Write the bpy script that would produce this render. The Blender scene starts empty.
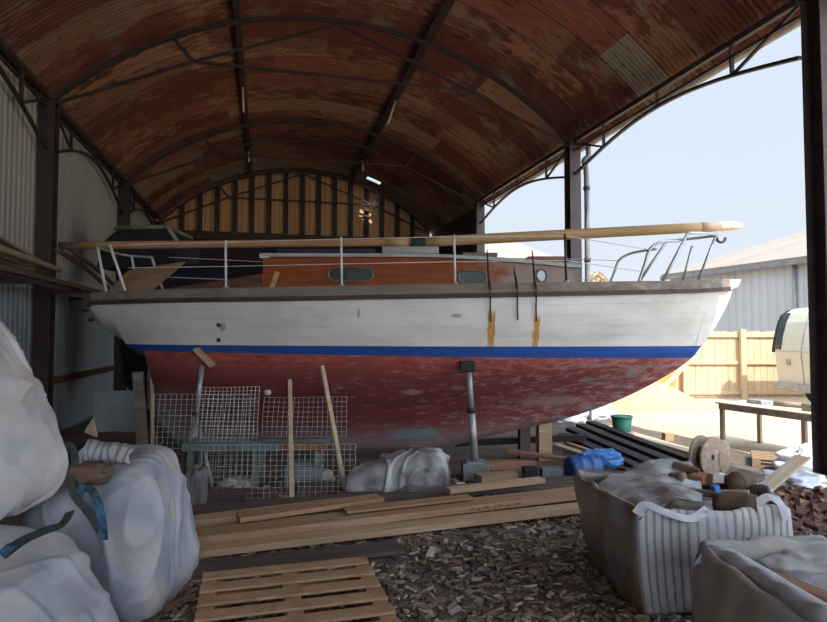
import bpy, bmesh, math, random
from mathutils import Vector, Matrix, noise as mnoise
random.seed(7)
PI = math.pi
SC = bpy.context.scene
COL = SC.collection

# ------------------------------------------------------------------ camera and frames
FPX, CX, CY = 597.0, 413.5, 311.0
PITCH = math.radians(2.3)
CAMH = 1.45
YAW = math.radians(14.0)
cY, sY = math.cos(YAW), math.sin(YAW)

def S(X, Y, z=0.0):                 # shed coordinates (across, along, up) -> world
    return Vector((X * cY - Y * sY, X * sY + Y * cY, z))

def ray(px, py):
    a, b = (px - CX) / FPX, (CY - py) / FPX
    return Vector((a, math.cos(PITCH) - b * math.sin(PITCH), math.sin(PITCH) + b * math.cos(PITCH)))

def P(px, py, y):                   # world point at distance y
    v = ray(px, py)
    return Vector((v.x * y / v.y, y, CAMH + v.z * y / v.y))

def G(px, py, z=0.0):               # world point at height z
    v = ray(px, py)
    t = (z - CAMH) / v.z
    return Vector((v.x * t, v.y * t, z))

# ------------------------------------------------------------------ materials
def new_mat(name):
    m = bpy.data.materials.new(name)
    m.use_nodes = True
    nt = m.node_tree
    return m, nt, nt.nodes['Principled BSDF']

class N:
    """tiny helper round a node tree"""
    def __init__(s, nt): s.nt = nt
    def n(s, t, **kw):
        x = s.nt.nodes.new(t)
        for k, v in kw.items(): setattr(x, k, v)
        return x
    def l(s, a, b): s.nt.links.new(a, b)
    def val(s, sock, v):
        if hasattr(v, 'is_linked') or isinstance(v, bpy.types.NodeSocket): s.l(v, sock)
        else: sock.default_value = v
    def math(s, op, a, b=0.0, c=0.0, clamp=False):
        x = s.n('ShaderNodeMath', operation=op); x.use_clamp = clamp
        s.val(x.inputs[0], a); s.val(x.inputs[1], b); s.val(x.inputs[2], c)
        return x.outputs[0]
    def mapr(s, v, a, b, c=0.0, d=1.0):
        x = s.n('ShaderNodeMapRange'); x.clamp = True
        s.val(x.inputs[0], v)
        for i, q in enumerate((a, b, c, d)): s.val(x.inputs[i + 1], q)
        return x.outputs[0]
    def mix(s, f, a, b):
        x = s.n('ShaderNodeMix', data_type='RGBA')
        s.val(x.inputs[0], f)
        for i, q in ((6, a), (7, b)):
            if isinstance(q, (tuple, list)): x.inputs[i].default_value = (*q[:3], 1)
            else: s.l(q, x.inputs[i])
        return x.outputs[2]
    def coord(s, which='Object', scale=(1, 1, 1), loc=(0, 0, 0)):
        tc = s.n('ShaderNodeTexCoord')
        mp = s.n('ShaderNodeMapping')
        mp.inputs['Scale'].default_value = scale
        mp.inputs['Location'].default_value = loc
        s.l(tc.outputs[which], mp.inputs[0])
        return mp.outputs[0]
    def noise(s, vec, scale=5.0, detail=6.0, rough=.6):
        x = s.n('ShaderNodeTexNoise')
        s.l(vec, x.inputs['Vector'])
        x.inputs['Scale'].default_value = scale
        x.inputs['Detail'].default_value = detail
        x.inputs['Roughness'].default_value = rough
        return x.outputs['Fac']
    def xyz(s, vec):
        x = s.n('ShaderNodeSeparateXYZ'); s.l(vec, x.inputs[0])
        return x.outputs
    def ramp(s, f, stops, interp='LINEAR'):
        x = s.n('ShaderNodeValToRGB'); cr = x.color_ramp; cr.interpolation = interp
        while len(cr.elements) > 1: cr.elements.remove(cr.elements[-1])
        for i, (p, c) in enumerate(stops):
            e = cr.elements[0] if i == 0 else cr.elements.new(p)
            e.position = p; e.color = (*c, 1)
        s.l(f, x.inputs[0])
        return x.outputs[0]
    def bump(s, h, bsdf, strength=.5, dist=.02):
        x = s.n('ShaderNodeBump')
        x.inputs['Strength'].default_value = strength
        x.inputs['Distance'].default_value = dist
        s.l(h, x.inputs['Height']); s.l(x.outputs[0], bsdf.inputs['Normal'])

def M(name, c1, c2=None, scale=5., rough=.75, metal=0., bump=0., stretch=(1, 1, 1), lo=.38, hi=.62, spec=.4, dist=.01, c3=None):
    m, nt, b = new_mat(name); k = N(nt)
    b.inputs['Roughness'].default_value = rough
    b.inputs['Metallic'].default_value = metal
    b.inputs['Specular IOR Level'].default_value = spec
    c2 = c2 or tuple(x * .75 for x in c1)
    f = k.noise(k.coord('Object', stretch), scale)
    col = k.mix(k.mapr(f, lo, hi), c1, c2)
    if c3:
        g = k.noise(k.coord('Object', stretch, (3.1, 7.7, 1.3)), scale * .6)
        col = k.mix(k.mapr(g, .55, .68), col, c3)
    k.l(col, b.inputs['Base Color'])
    if bump: k.bump(f, b, bump, dist)
    return m

def wood(name, c1, c2, rough=.8, sc=1.0, c3=None):
    return M(name, c1, c2, 4 * sc, rough, 0, .35, (.35, 5, 5), .35, .65, .3, .004, c3)

MAT = {}
MAT['steel'] = M('red_oxide_steel', (.028, .018, .018), (.055, .028, .022), 6, .65, .0, .1)
MAT['steel_r'] = M('weathered_steel', (.05, .042, .048), (.09, .055, .05), 5, .6, .0, .1)
MAT['pipe_grey'] = M('grey_downpipe', (.14, .14, .15), (.2, .2, .2), 4, .5)
MAT['gutter'] = M('pale_gutter', (.42, .4, .36), (.3, .27, .23), 6, .6)
MAT['galv'] = M('galvanised_steel', (.42, .43, .43), (.3, .31, .31), 9, .45, .5, .05)
MAT['wire'] = M('galvanised_wire', (.5, .5, .47), (.3, .3, .29), 12, .5, .25)
MAT['stainless'] = M('stainless_tube', (.55, .56, .56), (.42, .43, .44), 15, .35, .5)
MAT['white_tube'] = M('white_coated_tube', (.72, .71, .68), (.6, .58, .54), 15, .4)
MAT['dark_iron'] = M('dark_iron', (.02, .02, .022), (.04, .03, .028), 20, .5)
MAT['spar'] = wood('varnished_spar', (.52, .35, .18), (.42, .26, .12), .7)
MAT['spar_old'] = wood('dull_spar', (.5, .31, .15), (.37, .21, .095), .7)
MAT['spar_bare'] = wood('bare_spar_tip', (.85, .6, .42), (.8, .52, .36), .6)
MAT['mahog'] = None
MAT['teak_grey'] = wood('weathered_teak', (.25, .21, .175), (.17, .14, .115), .8, 1, (.32, .28, .25))
MAT['strake'] = wood('dark_strake', (.075, .052, .04), (.04, .03, .025), .6, 1, (.13, .1, .08))
MAT['deckpaint'] = M('deck_paint', (.3, .29, .27), (.22, .2, .19), 4, .7)
MAT['roofpaint'] = M('coachroof_paint', (.42, .43, .42), (.3, .31, .3), 4, .6)
MAT['ply'] = wood('plywood', (.34, .24, .15), (.27, .18, .11), .75)
MAT['coaming'] = wood('dark_coaming', (.16, .07, .04), (.09, .045, .03), .5)
MAT['plank'] = wood('sawn_plank', (.37, .235, .13), (.27, .16, .088), .85, 1, (.42, .29, .18))
MAT['plank_lt'] = wood('pale_sawn_plank', (.46, .32, .2), (.36, .23, .135), .85, 1, (.5, .38, .26))
MAT['plank_dk'] = wood('old_grey_plank', (.12, .095, .08), (.075, .058, .048), .9)
MAT['plank_blk'] = wood('black_stained_board', (.018, .017, .018), (.03, .027, .025), .8)
MAT['plank_red'] = wood('reddish_timber', (.32, .16, .1), (.22, .12, .08), .85)
MAT['stick'] = wood('pale_batten', (.5, .4, .28), (.4, .3, .2), .8)
MAT['new_wood'] = wood('new_softwood', (.6, .44, .27), (.52, .36, .2), .8)
MAT['blue'] = M('blue_plastic', (.02, .1, .3), (.015, .07, .22), 4, .4)
MAT['blue_lt'] = M('light_blue_plastic', (.06, .24, .6), (.04, .18, .45), 4, .4)
MAT['green_bin'] = M('green_plastic', (.04, .2, .13), (.03, .15, .1), 4, .5)
MAT['greybox'] = M('grey_green_box', (.17, .2, .185), (.12, .14, .13), 5, .6)
MAT['rubber'] = M('black_rubber', (.012, .012, .012), (.02, .02, .02), 10, .7)
MAT['glass_dark'] = M('dark_port_glass', (.03, .045, .038), (.05, .065, .055), 3, .3, spec=.25)
MAT['glass_lt'] = M('pale_port_glass', (.5, .55, .6), (.4, .45, .5), 3, .1)
MAT['brass'] = M('port_rim', (.2, .17, .13), (.13, .11, .09), 12, .4, .4)
MAT['navy'] = M('navy_tarpaulin', (.012, .014, .028), (.02, .022, .04), 3, .55, 0, .3, dist=.03)
MAT['navyhull'] = M('dark_boat_hull', (.012, .012, .014), (.02, .02, .022), 3, .6)
MAT['cruiser_top'] = M('mossy_grp_roof', (.16, .17, .12), (.09, .1, .07), 3, .5, c3=(.26, .26, .24))
MAT['rag'] = M('dark_green_rag', (.02, .04, .03), (.035, .06, .045), 12, .9)
MAT['sheet_white'] = M('white_plastic_sheet', (.72, .74, .78), (.6, .62, .66), 6, .4, 0, .4, dist=.02)
MAT['brick'] = M('red_rubble', (.16, .075, .06), (.09, .05, .045), 20, .9, 0, .5, c3=(.28, .2, .18))
MAT['log'] = wood('brown_log', (.16, .1, .07), (.1, .065, .045), .9)
MAT['logend'] = M('log_end_grain', (.24, .16, .1), (.16, .1, .065), 18, .9)
MAT['ply_reel'] = wood('reel_timber', (.4, .3, .22), (.3, .21, .15), .85, 1, (.46, .36, .28))
MAT['van'] = M('cream_van_paint', (.68, .66, .52), (.62, .6, .47), 2, .35)
MAT['van_glass'] = M('van_window', (.015, .017, .02), (.025, .027, .03), 2, .1)
MAT['grey_cloth'] = M('grey_sackcloth', (.2, .19, .18), (.12, .115, .11), 7, .9, 0, .5, dist=.02)
MAT['foam'] = M('pale_foam', (.55, .5, .44), (.4, .35, .3), 9, .9)
MAT['table'] = M('rusty_table_steel', (.4, .33, .25), (.27, .21, .15), 8, .7)
MAT['tabletop'] = M('dusty_tabletop', (.5, .43, .33), (.4, .33, .24), 6, .8)
MAT['rust'] = M('orange_rust', (.3, .13, .055), (.2, .09, .045), 12, .9)
MAT['bush'] = M('dry_foliage', (.6, .45, .28), (.5, .36, .2), 12, .9)
MAT['copper'] = M('pale_pink_pipe', (.75, .5, .42), (.6, .38, .3), 10, .5)

def mat_roof():
    m, nt, b = new_mat('rusty_corrugated_roof'); k = N(nt)
    uv = k.coord('UV'); o = k.xyz(uv); u, v = o[0], o[1]
    row = k.math('FLOOR', k.math('DIVIDE', v, .66))
    wn = k.n('ShaderNodeTexWhiteNoise', noise_dimensions='1D'); k.l(row, wn.inputs['W'])
    colu = k.math('FLOOR', k.math('ADD', k.math('DIVIDE', u, 2.3), wn.outputs['Value']))
    cv = k.n('ShaderNodeCombineXYZ'); k.l(row, cv.inputs[0]); k.l(colu, cv.inputs[1])
    w2 = k.n('ShaderNodeTexWhiteNoise', noise_dimensions='3D'); k.l(cv.outputs[0], w2.inputs['Vector'])
    base = k.ramp(w2.outputs['Value'], [(0, (.17, .05, .034)), (.3, (.26, .085, .05)), (.5, (.22, .105, .066)),
                                        (.66, (.14, .048, .036)), (.8, (.34, .19, .12)), (.93, (.3, .27, .22))], 'CONSTANT')
    fleck = k.noise(k.coord('UV', (1, 2.3, 1)), 2.6, 9, .72)
    big = k.noise(uv, .55, 3, .5)
    amt = k.mapr(k.math('ADD', fleck, k.math('MULTIPLY', k.math('SUBTRACT', big, .5), .9)), .49, .58)
    sheetamt = k.mapr(w2.outputs['Color'], .2, .9, .15, 1.0)
    c = k.mix(k.math('MULTIPLY', amt, sheetamt), base, (.42, .21, .11))
    f2 = k.noise(k.coord('UV', (1, 2.6, 1), (9, 4, 0)), 3.4, 9, .72)
    c = k.mix(k.mapr(f2, .55, .62, 0, .85), c, (.05, .02, .016))
    pale = k.noise(k.coord('UV', (1, 1.5, 1), (2, 8, 0)), .9, 6, .65)
    c = k.mix(k.mapr(pale, .56, .68, 0, .85), c, (.25, .225, .17))
    # lap lines between the sheets
    fr = k.math('FRACT', k.math('DIVIDE', v, .66))
    lap = k.math('LESS_THAN', fr, .035)
    c = k.mix(k.math('MULTIPLY', lap, .7), c, (.045, .02, .015))
    k.l(c, b.inputs['Base Color'])
    b.inputs['Roughness'].default_value = .75
    b.inputs['Specular IOR Level'].default_value = .25
    h = k.math('SINE', k.math('MULTIPLY', v, 2 * PI / .076))
    k.bump(h, b, .3, .012)
    return m
MAT['roof'] = mat_roof()

def mat_sheeting(name, ca, cb, cc, pitch=.076, axis=1, split=None, cs=None):
    """vertical corrugated cladding: ridges across the UV u axis"""
    m, nt, b = new_mat(name); k = N(nt)
    uv = k.coord('UV'); o = k.xyz(uv)
    f = k.noise(k.coord('UV', (1, .35, 1)), 2.2, 6, .6)
    c = k.mix(k.mapr(f, .35, .65), ca, cb)
    row = k.math('FLOOR', k.math('DIVIDE', o[0], .66))
    wn = k.n('ShaderNodeTexWhiteNoise', noise_dimensions='1D'); k.l(row, wn.inputs['W'])
    c = k.mix(k.math('MULTIPLY', wn.outputs['Value'], .55), c, cc)
    if split is not None:
        low = k.math('LESS_THAN', o[1], split)
        c = k.mix(k.math('MULTIPLY', low, .8), c, cs)
        lap = k.math('LESS_THAN', k.math('ABSOLUTE', k.math('SUBTRACT', o[1], split)), .02)
        c = k.mix(lap, c, (.05, .045, .04))
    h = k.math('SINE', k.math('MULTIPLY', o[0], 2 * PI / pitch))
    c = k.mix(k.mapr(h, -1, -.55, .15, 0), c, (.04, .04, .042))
    k.l(c, b.inputs['Base Color'])
    b.inputs['Roughness'].default_value = .6
    k.bump(h, b, .6, .012)
    return m
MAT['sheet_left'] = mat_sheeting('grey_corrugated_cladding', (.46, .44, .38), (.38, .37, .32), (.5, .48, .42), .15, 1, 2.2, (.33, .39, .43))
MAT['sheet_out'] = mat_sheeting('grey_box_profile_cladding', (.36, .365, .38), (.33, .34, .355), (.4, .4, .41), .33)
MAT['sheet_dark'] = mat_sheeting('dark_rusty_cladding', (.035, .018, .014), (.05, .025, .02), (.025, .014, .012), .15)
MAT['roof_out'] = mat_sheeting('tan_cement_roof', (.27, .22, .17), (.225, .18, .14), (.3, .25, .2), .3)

def mat_boards(name, c1, c2, c3, width):
    m, nt, b = new_mat(name); k = N(nt)
    o = k.xyz(k.coord('UV'))
    q = k.math('DIVIDE', o[0], width)
    wn = k.n('ShaderNodeTexWhiteNoise', noise_dimensions='1D'); k.l(k.math('FLOOR', q), wn.inputs['W'])
    c = k.ramp(wn.outputs['Value'], [(0, c1), (.5, c2), (1, c3)])
    g = k.noise(k.coord('UV', (14, .7, 1)), 3, 5)
    c = k.mix(k.mapr(g, .4, .7, 0, .5), c, tuple(x * .5 for x in c1))
    fr = k.math('FRACT', q)
    gap = k.math('LESS_THAN', fr, .06)
    c = k.mix(gap, c, tuple(x * .12 for x in c1))
    k.l(c, b.inputs['Base Color']); b.inputs['Roughness'].default_value = .85
    return m
MAT['gable'] = mat_boards('tan_gable_boards', (.55, .27, .1), (.66, .4, .19), (.6, .31, .16), .15)
MAT['backdark'] = mat_boards('tarred_boards', (.02, .014, .012), (.03, .02, .016), (.015, .01, .01), .15)
MAT['fence'] = mat_boards('new_fence_boards', (.78, .56, .32), (.84, .62, .37), (.74, .5, .27), .15)

def mat_ground(name, cols, scale, bump, rough=.95):
    m, nt, b = new_mat(name); k = N(nt)
    v = k.coord('Object')
    f = k.noise(v, scale, 8, .7)
    c = k.ramp(f, cols)
    g = k.noise(v, scale * 9, 4, .7)
    c = k.mix(k.mapr(g, .4, .75, 0, .5), c, tuple(x * .55 for x in cols[0][1]))
    k.l(c, b.inputs['Base Color']); b.inputs['Roughness'].default_value = rough
    k.bump(g, b, bump, .03)
    return m
MAT['dirt'] = mat_ground('trodden_dirt', [(.3, (.09, .065, .052)), (.5, (.16, .122, .096)), (.66, (.22, .175, .14)), (.8, (.3, .25, .215))], 5, .9)
MAT['yard'] = mat_ground('sandy_yard', [(.3, (.42, .335, .225)), (.6, (.5, .4, .275)), (.8, (.57, .47, .34))], .8, .3)
MAT['sand'] = mat_ground('yellow_sand', [(.3, (.36, .26, .15)), (.6, (.42, .31, .18)), (.8, (.48, .365, .225))], 2.5, .3)

def mat_hull():
    m, nt, b = new_mat('boat_hull_paint'); k = N(nt)
    oc = k.coord('Object'); o = k.xyz(oc); x, z = o[0], o[2]
    uv = k.xyz(k.coord('UV'))
    # topsides: off-white, planked, dirty
    n1 = k.noise(k.coord('Object', (.5, 1, 2)), 2.2, 7, .65)
    white = k.mix(k.mapr(n1, .42, .7), (.74, .72, .68), (.6, .57, .53))
    grime = k.noise(k.coord('Object', (.35, 1, 1.2), (6, 0, 2)), 1.6, 6, .65)
    white = k.mix(k.mapr(grime, .45, .7, 0, .45), white, (.42, .38, .33))
    n1b = k.noise(k.coord('Object', (.8, 1, 5), (4, 2, 1)), 5, 8, .75)
    white = k.mix(k.mapr(n1b, .62, .72, 0, .5), white, (.42, .37, .32))
    seam = k.math('LESS_THAN', k.math('FRACT', k.math('MULTIPLY', uv[1], 10.0)), .045)
    sn = k.mapr(k.noise(k.coord('Object', (1, 1, 1), (0, 5, 0)), 2.5, 4), .4, .62)
    white = k.mix(k.math('MULTIPLY', k.math('MULTIPLY', seam, sn), .42), white, (.25, .22, .2))
    # rust streaks below the chainplates
    for x0, z0, w in ((.77, 1.71, .034), (1.23, 1.66, .03)):
        d = k.math('ABSOLUTE', k.math('SUBTRACT', x, x0))
        nn = k.noise(k.coord('Object', (14, 1, 2.5), (x0, 0, 0)), 3, 5)
        ww = k.math('MULTIPLY', nn, w * 2.2)
        f = k.math('LESS_THAN', d, ww)
        f = k.math('MULTIPLY', f, k.mapr(z, z0, z0 - .06))
        f = k.math('MULTIPLY', f, k.mapr(z, 1.26, 1.42, .55, 1))
        white = k.mix(k.math('MULTIPLY', f, .95), white, k.mix(nn, (.72, .4, .06), (.3, .11, .02)))
    # scuffs
    for x0, z0, a, c_ in ((-.54, 1.66, .02, .06), (.42, 1.64, .07, .025), (-1.93, 1.53, .045, .05)):
        dd = k.math('ADD', k.math('POWER', k.math('DIVIDE', k.math('SUBTRACT', x, x0), a), 2.0), k.math('POWER', k.math('DIVIDE', k.math('SUBTRACT', z, z0), c_), 2.0))
        nn = k.noise(oc, 30, 3)
        f = k.math('LESS_THAN', k.math('ADD', dd, k.math('MULTIPLY', nn, 1.4)), 1.35)
        white = k.mix(k.math('MULTIPLY', f, .6), white, (.2, .16, .13))
    # bottom: red antifouling peeling away
    n2 = k.noise(k.coord('Object', (.45, 1, 2.6)), 3.2, 9, .72)
    n3 = k.noise(k.coord('Object', (.9, 1, 4), (7, 1, 3)), 7, 8, .75)
    red = k.mix(k.mapr(n2, .38, .62), (.25, .062, .056), (.19, .044, .042))
    more = k.mapr(x, -2.0, 2.6, .08, -.035)
    red = k.mix(k.mapr(k.math('SUBTRACT', n3, more), .52, .62, 0, .85), red, (.42, .25, .22))
    n4 = k.noise(k.coord('Object', (.6, 1, 3), (1, 8, 2)), 4.2, 8, .7)
    red = k.mix(k.mapr(k.math('SUBTRACT', n4, more), .54, .63, 0, .8), red, (.3, .25, .25))
    red = k.mix(k.mapr(n2, .63, .72, 0, .8), red, (.07, .02, .022))
    top = k.mapr(z, 1.0, 1.22, 0, .75)
    red = k.mix(k.math('MULTIPLY', top, k.mapr(n3, .4, .6)), red, (.52, .12, .09))
    low = k.mapr(k.math('ADD', z, k.math('MULTIPLY', k.math('SUBTRACT', n4, .5), .5)), .52, .3, 0, .75)
    red = k.mix(low, red, k.mix(k.mapr(n3, .4, .6), (.2, .16, .17), (.3, .22, .22)))
    for x0, z0, a, c_, cc in ((0, .34, .3, .07, (.14, .36, .36)), (-.03, .86, .12, .035, (.6, .35, .33)), (1.5, .72, .4, .06, (.34, .25, .25))):
        dd = k.math('ADD', k.math('POWER', k.math('DIVIDE', k.math('SUBTRACT', x, x0), a), 2.0), k.math('POWER', k.math('DIVIDE', k.math('SUBTRACT', z, z0), c_), 2.0))
        f = k.mapr(k.math('ADD', dd, k.math('MULTIPLY', k.math('SUBTRACT', k.math('ADD', n3, n4), 1.0), 5.0)), 1.2, .2)
        red = k.mix(k.math('MULTIPLY', f, .6), red, cc)
    sp = k.math('MULTIPLY', k.mapr(x, -2.35, -2.75), k.mapr(z, .95, .6))
    red = k.mix(k.math('MULTIPLY', sp, .8), red, (.3, .3, .32))
    blue = k.mix(k.mapr(n1b, .45, .7), (.018, .075, .3), (.014, .05, .2))
    zb = k.math('SUBTRACT', z, k.math('MULTIPLY', x, -.008))
    up = k.math('GREATER_THAN', z, k.math('ADD', 1.338, k.math('MULTIPLY', x, -.004)))
    lo = k.math('GREATER_THAN', z, k.math('ADD', 1.238, k.math('MULTIPLY', x, -.016)))
    c = k.mix(lo, red, blue)
    c = k.mix(up, c, white)
    k.l(c, b.inputs['Base Color'])
    k.l(k.mapr(up, 0, 1, .8, .5), b.inputs['Roughness'])
    b.inputs['Specular IOR Level'].default_value = .3
    hb = k.math('ADD', k.math('MULTIPLY', k.math('MULTIPLY', seam, up), -1.0), k.math('MULTIPLY', n3, .5))
    k.bump(hb, b, .35, .006)
    return m
MAT['hull'] = mat_hull()

def mat_mahog():
    m, nt, b = new_mat('mahogany_cabin'); k = N(nt)
    o = k.xyz(k.coord('Object'))
    f = k.noise(k.coord('Object', (.5, 3, 9)), 3, 6)
    c = k.mix(k.mapr(f, .35, .65), (.31, .082, .024), (.19, .046, .016))
    w = k.noise(k.coord('Object', (1.2, 1, 3), (5, 0, 0)), 3, 6, .7)
    grey = k.mapr(k.math('ADD', o[0], k.math('MULTIPLY', k.math('SUBTRACT', w, .5), 1.6)), .62, 1.1)
    c = k.mix(k.math('MULTIPLY', grey, .85), c, (.33, .26, .22))
    k.l(c, b.inputs['Base Color']); b.inputs['Roughness'].default_value = .5; b.inputs['Specular IOR Level'].default_value = .15
    return m
MAT['mahog'] = mat_mahog()

def mat_woven(name, col, dark, stripes=None, trans=.25, stripe_c=(.16, .16, .18), dirt=(.3, .27, .24), dirt_amt=.5, rough=.55, bumpd=.02):
    """woven bulk-bag cloth: lets some light through, faint weave tapes"""
    m, nt, b = new_mat(name); k = N(nt)
    uv = k.coord('UV'); o = k.xyz(uv)
    f = k.noise(k.coord('Object'), 2.4, 5, .55)
    c = k.mix(k.mapr(f, .38, .64), col, dark)
    g = k.noise(k.coord('Object', (1, 1, 1), (3, 3, 3)), 4, 5, .6)
    c = k.mix(k.mapr(g, .55, .74, 0, dirt_amt), c, dirt)
    pz = k.noise(k.coord('Object', (1, 1, 1), (7, 1, 4)), 4.2, 2, .4)
    c = k.mix(k.mapr(pz, .5, .6, 0, .75 * dirt_amt), c, (.24, .25, .31))
    pz = k.noise(k.coord('Object', (1, 1, 1), (1, 6, 9)), 4.8, 2, .4)
    c = k.mix(k.mapr(pz, .52, .62, 0, .7 * dirt_amt), c, tuple(.5 * x + .5 * y for x, y in zip(dirt, (.74, .62, .5))) if name[0] != 'c' else dirt)
    if stripes:
        s = k.math('FRACT', k.math('DIVIDE', o[0], stripes))
        st = k.math('MULTIPLY', k.math('LESS_THAN', s, .34), k.mapr(k.noise(uv, 3, 3), .25, .45))
        c = k.mix(k.math('MULTIPLY', st, .68), c, stripe_c)
    k.l(c, b.inputs['Base Color']); b.inputs['Roughness'].default_value = rough
    wv = k.noise(k.coord('Object', (1, 1, 1.5)), 7, 4, .55)
    k.bump(wv, b, .35, bumpd)
    tr = k.n('ShaderNodeBsdfTranslucent'); k.l(c, tr.inputs[0])
    mx = k.n('ShaderNodeMixShader'); mx.inputs[0].default_value = trans
    out = nt.nodes['Material Output']
    k.l(b.outputs[0], mx.inputs[1]); k.l(tr.outputs[0], mx.inputs[2]); k.l(mx.outputs[0], out.inputs[0])
    return m
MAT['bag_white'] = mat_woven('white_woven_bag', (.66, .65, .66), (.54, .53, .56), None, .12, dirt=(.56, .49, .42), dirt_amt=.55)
MAT['bag_blue'] = mat_woven('bluish_woven_bag', (.5, .53, .6), (.36, .39, .47), None, .12, dirt=(.5, .42, .38), dirt_amt=.55)  # bluer hue of this white cloth stands in for cool sky light
MAT['bag_stripe'] = mat_woven('striped_woven_bag', (.66, .66, .68), (.52, .52, .54), .042, .2, dirt=(.5, .47, .44))
MAT['bag_beige'] = mat_woven('beige_woven_bag', (.5, .47, .42), (.38, .36, .33), None, .2, dirt=(.3, .26, .22))
MAT['bag_rim'] = mat_woven('bag_rim_cloth', (.72, .74, .79), (.58, .6, .65), None, .2)
MAT['bag_brown'] = mat_woven('clear_film_over_brown_waste', (.17, .135, .115), (.26, .22, .19), None, .1, dirt=(.24, .11, .045), dirt_amt=.8, rough=.25)
MAT['strap'] = M('blue_strap', (.05, .14, .24), (.02, .035, .05), 14, .8, lo=.44, hi=.56)
MAT['strap_dk'] = M('dark_strap', (.03, .04, .04), (.06, .07, .06), 12, .8)

def mat_poly():
    m, nt, b = new_mat('clear_polythene'); k = N(nt)
    f = k.noise(k.coord('Object'), 3.2, 3, .5)
    c = k.mix(k.mapr(f, .4, .62), (.42, .42, .43), (.2, .185, .18))
    k.l(c, b.inputs['Base Color']); b.inputs['Roughness'].default_value = .22
    g = k.noise(k.coord('Object', (1, 1, 1.6)), 5, 3, .5)
    k.bump(g, b, .6, .03)
    gl = k.n('ShaderNodeBsdfTransparent')
    mx = k.n('ShaderNodeMixShader')
    k.l(k.mapr(f, .45, .62, .06, .5), mx.inputs[0])
    k.l(b.outputs[0], mx.inputs[1]); k.l(gl.outputs[0], mx.inputs[2])
    k.l(mx.outputs[0], nt.nodes['Material Output'].inputs[0])
    return m
MAT['poly'] = mat_poly()

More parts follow.
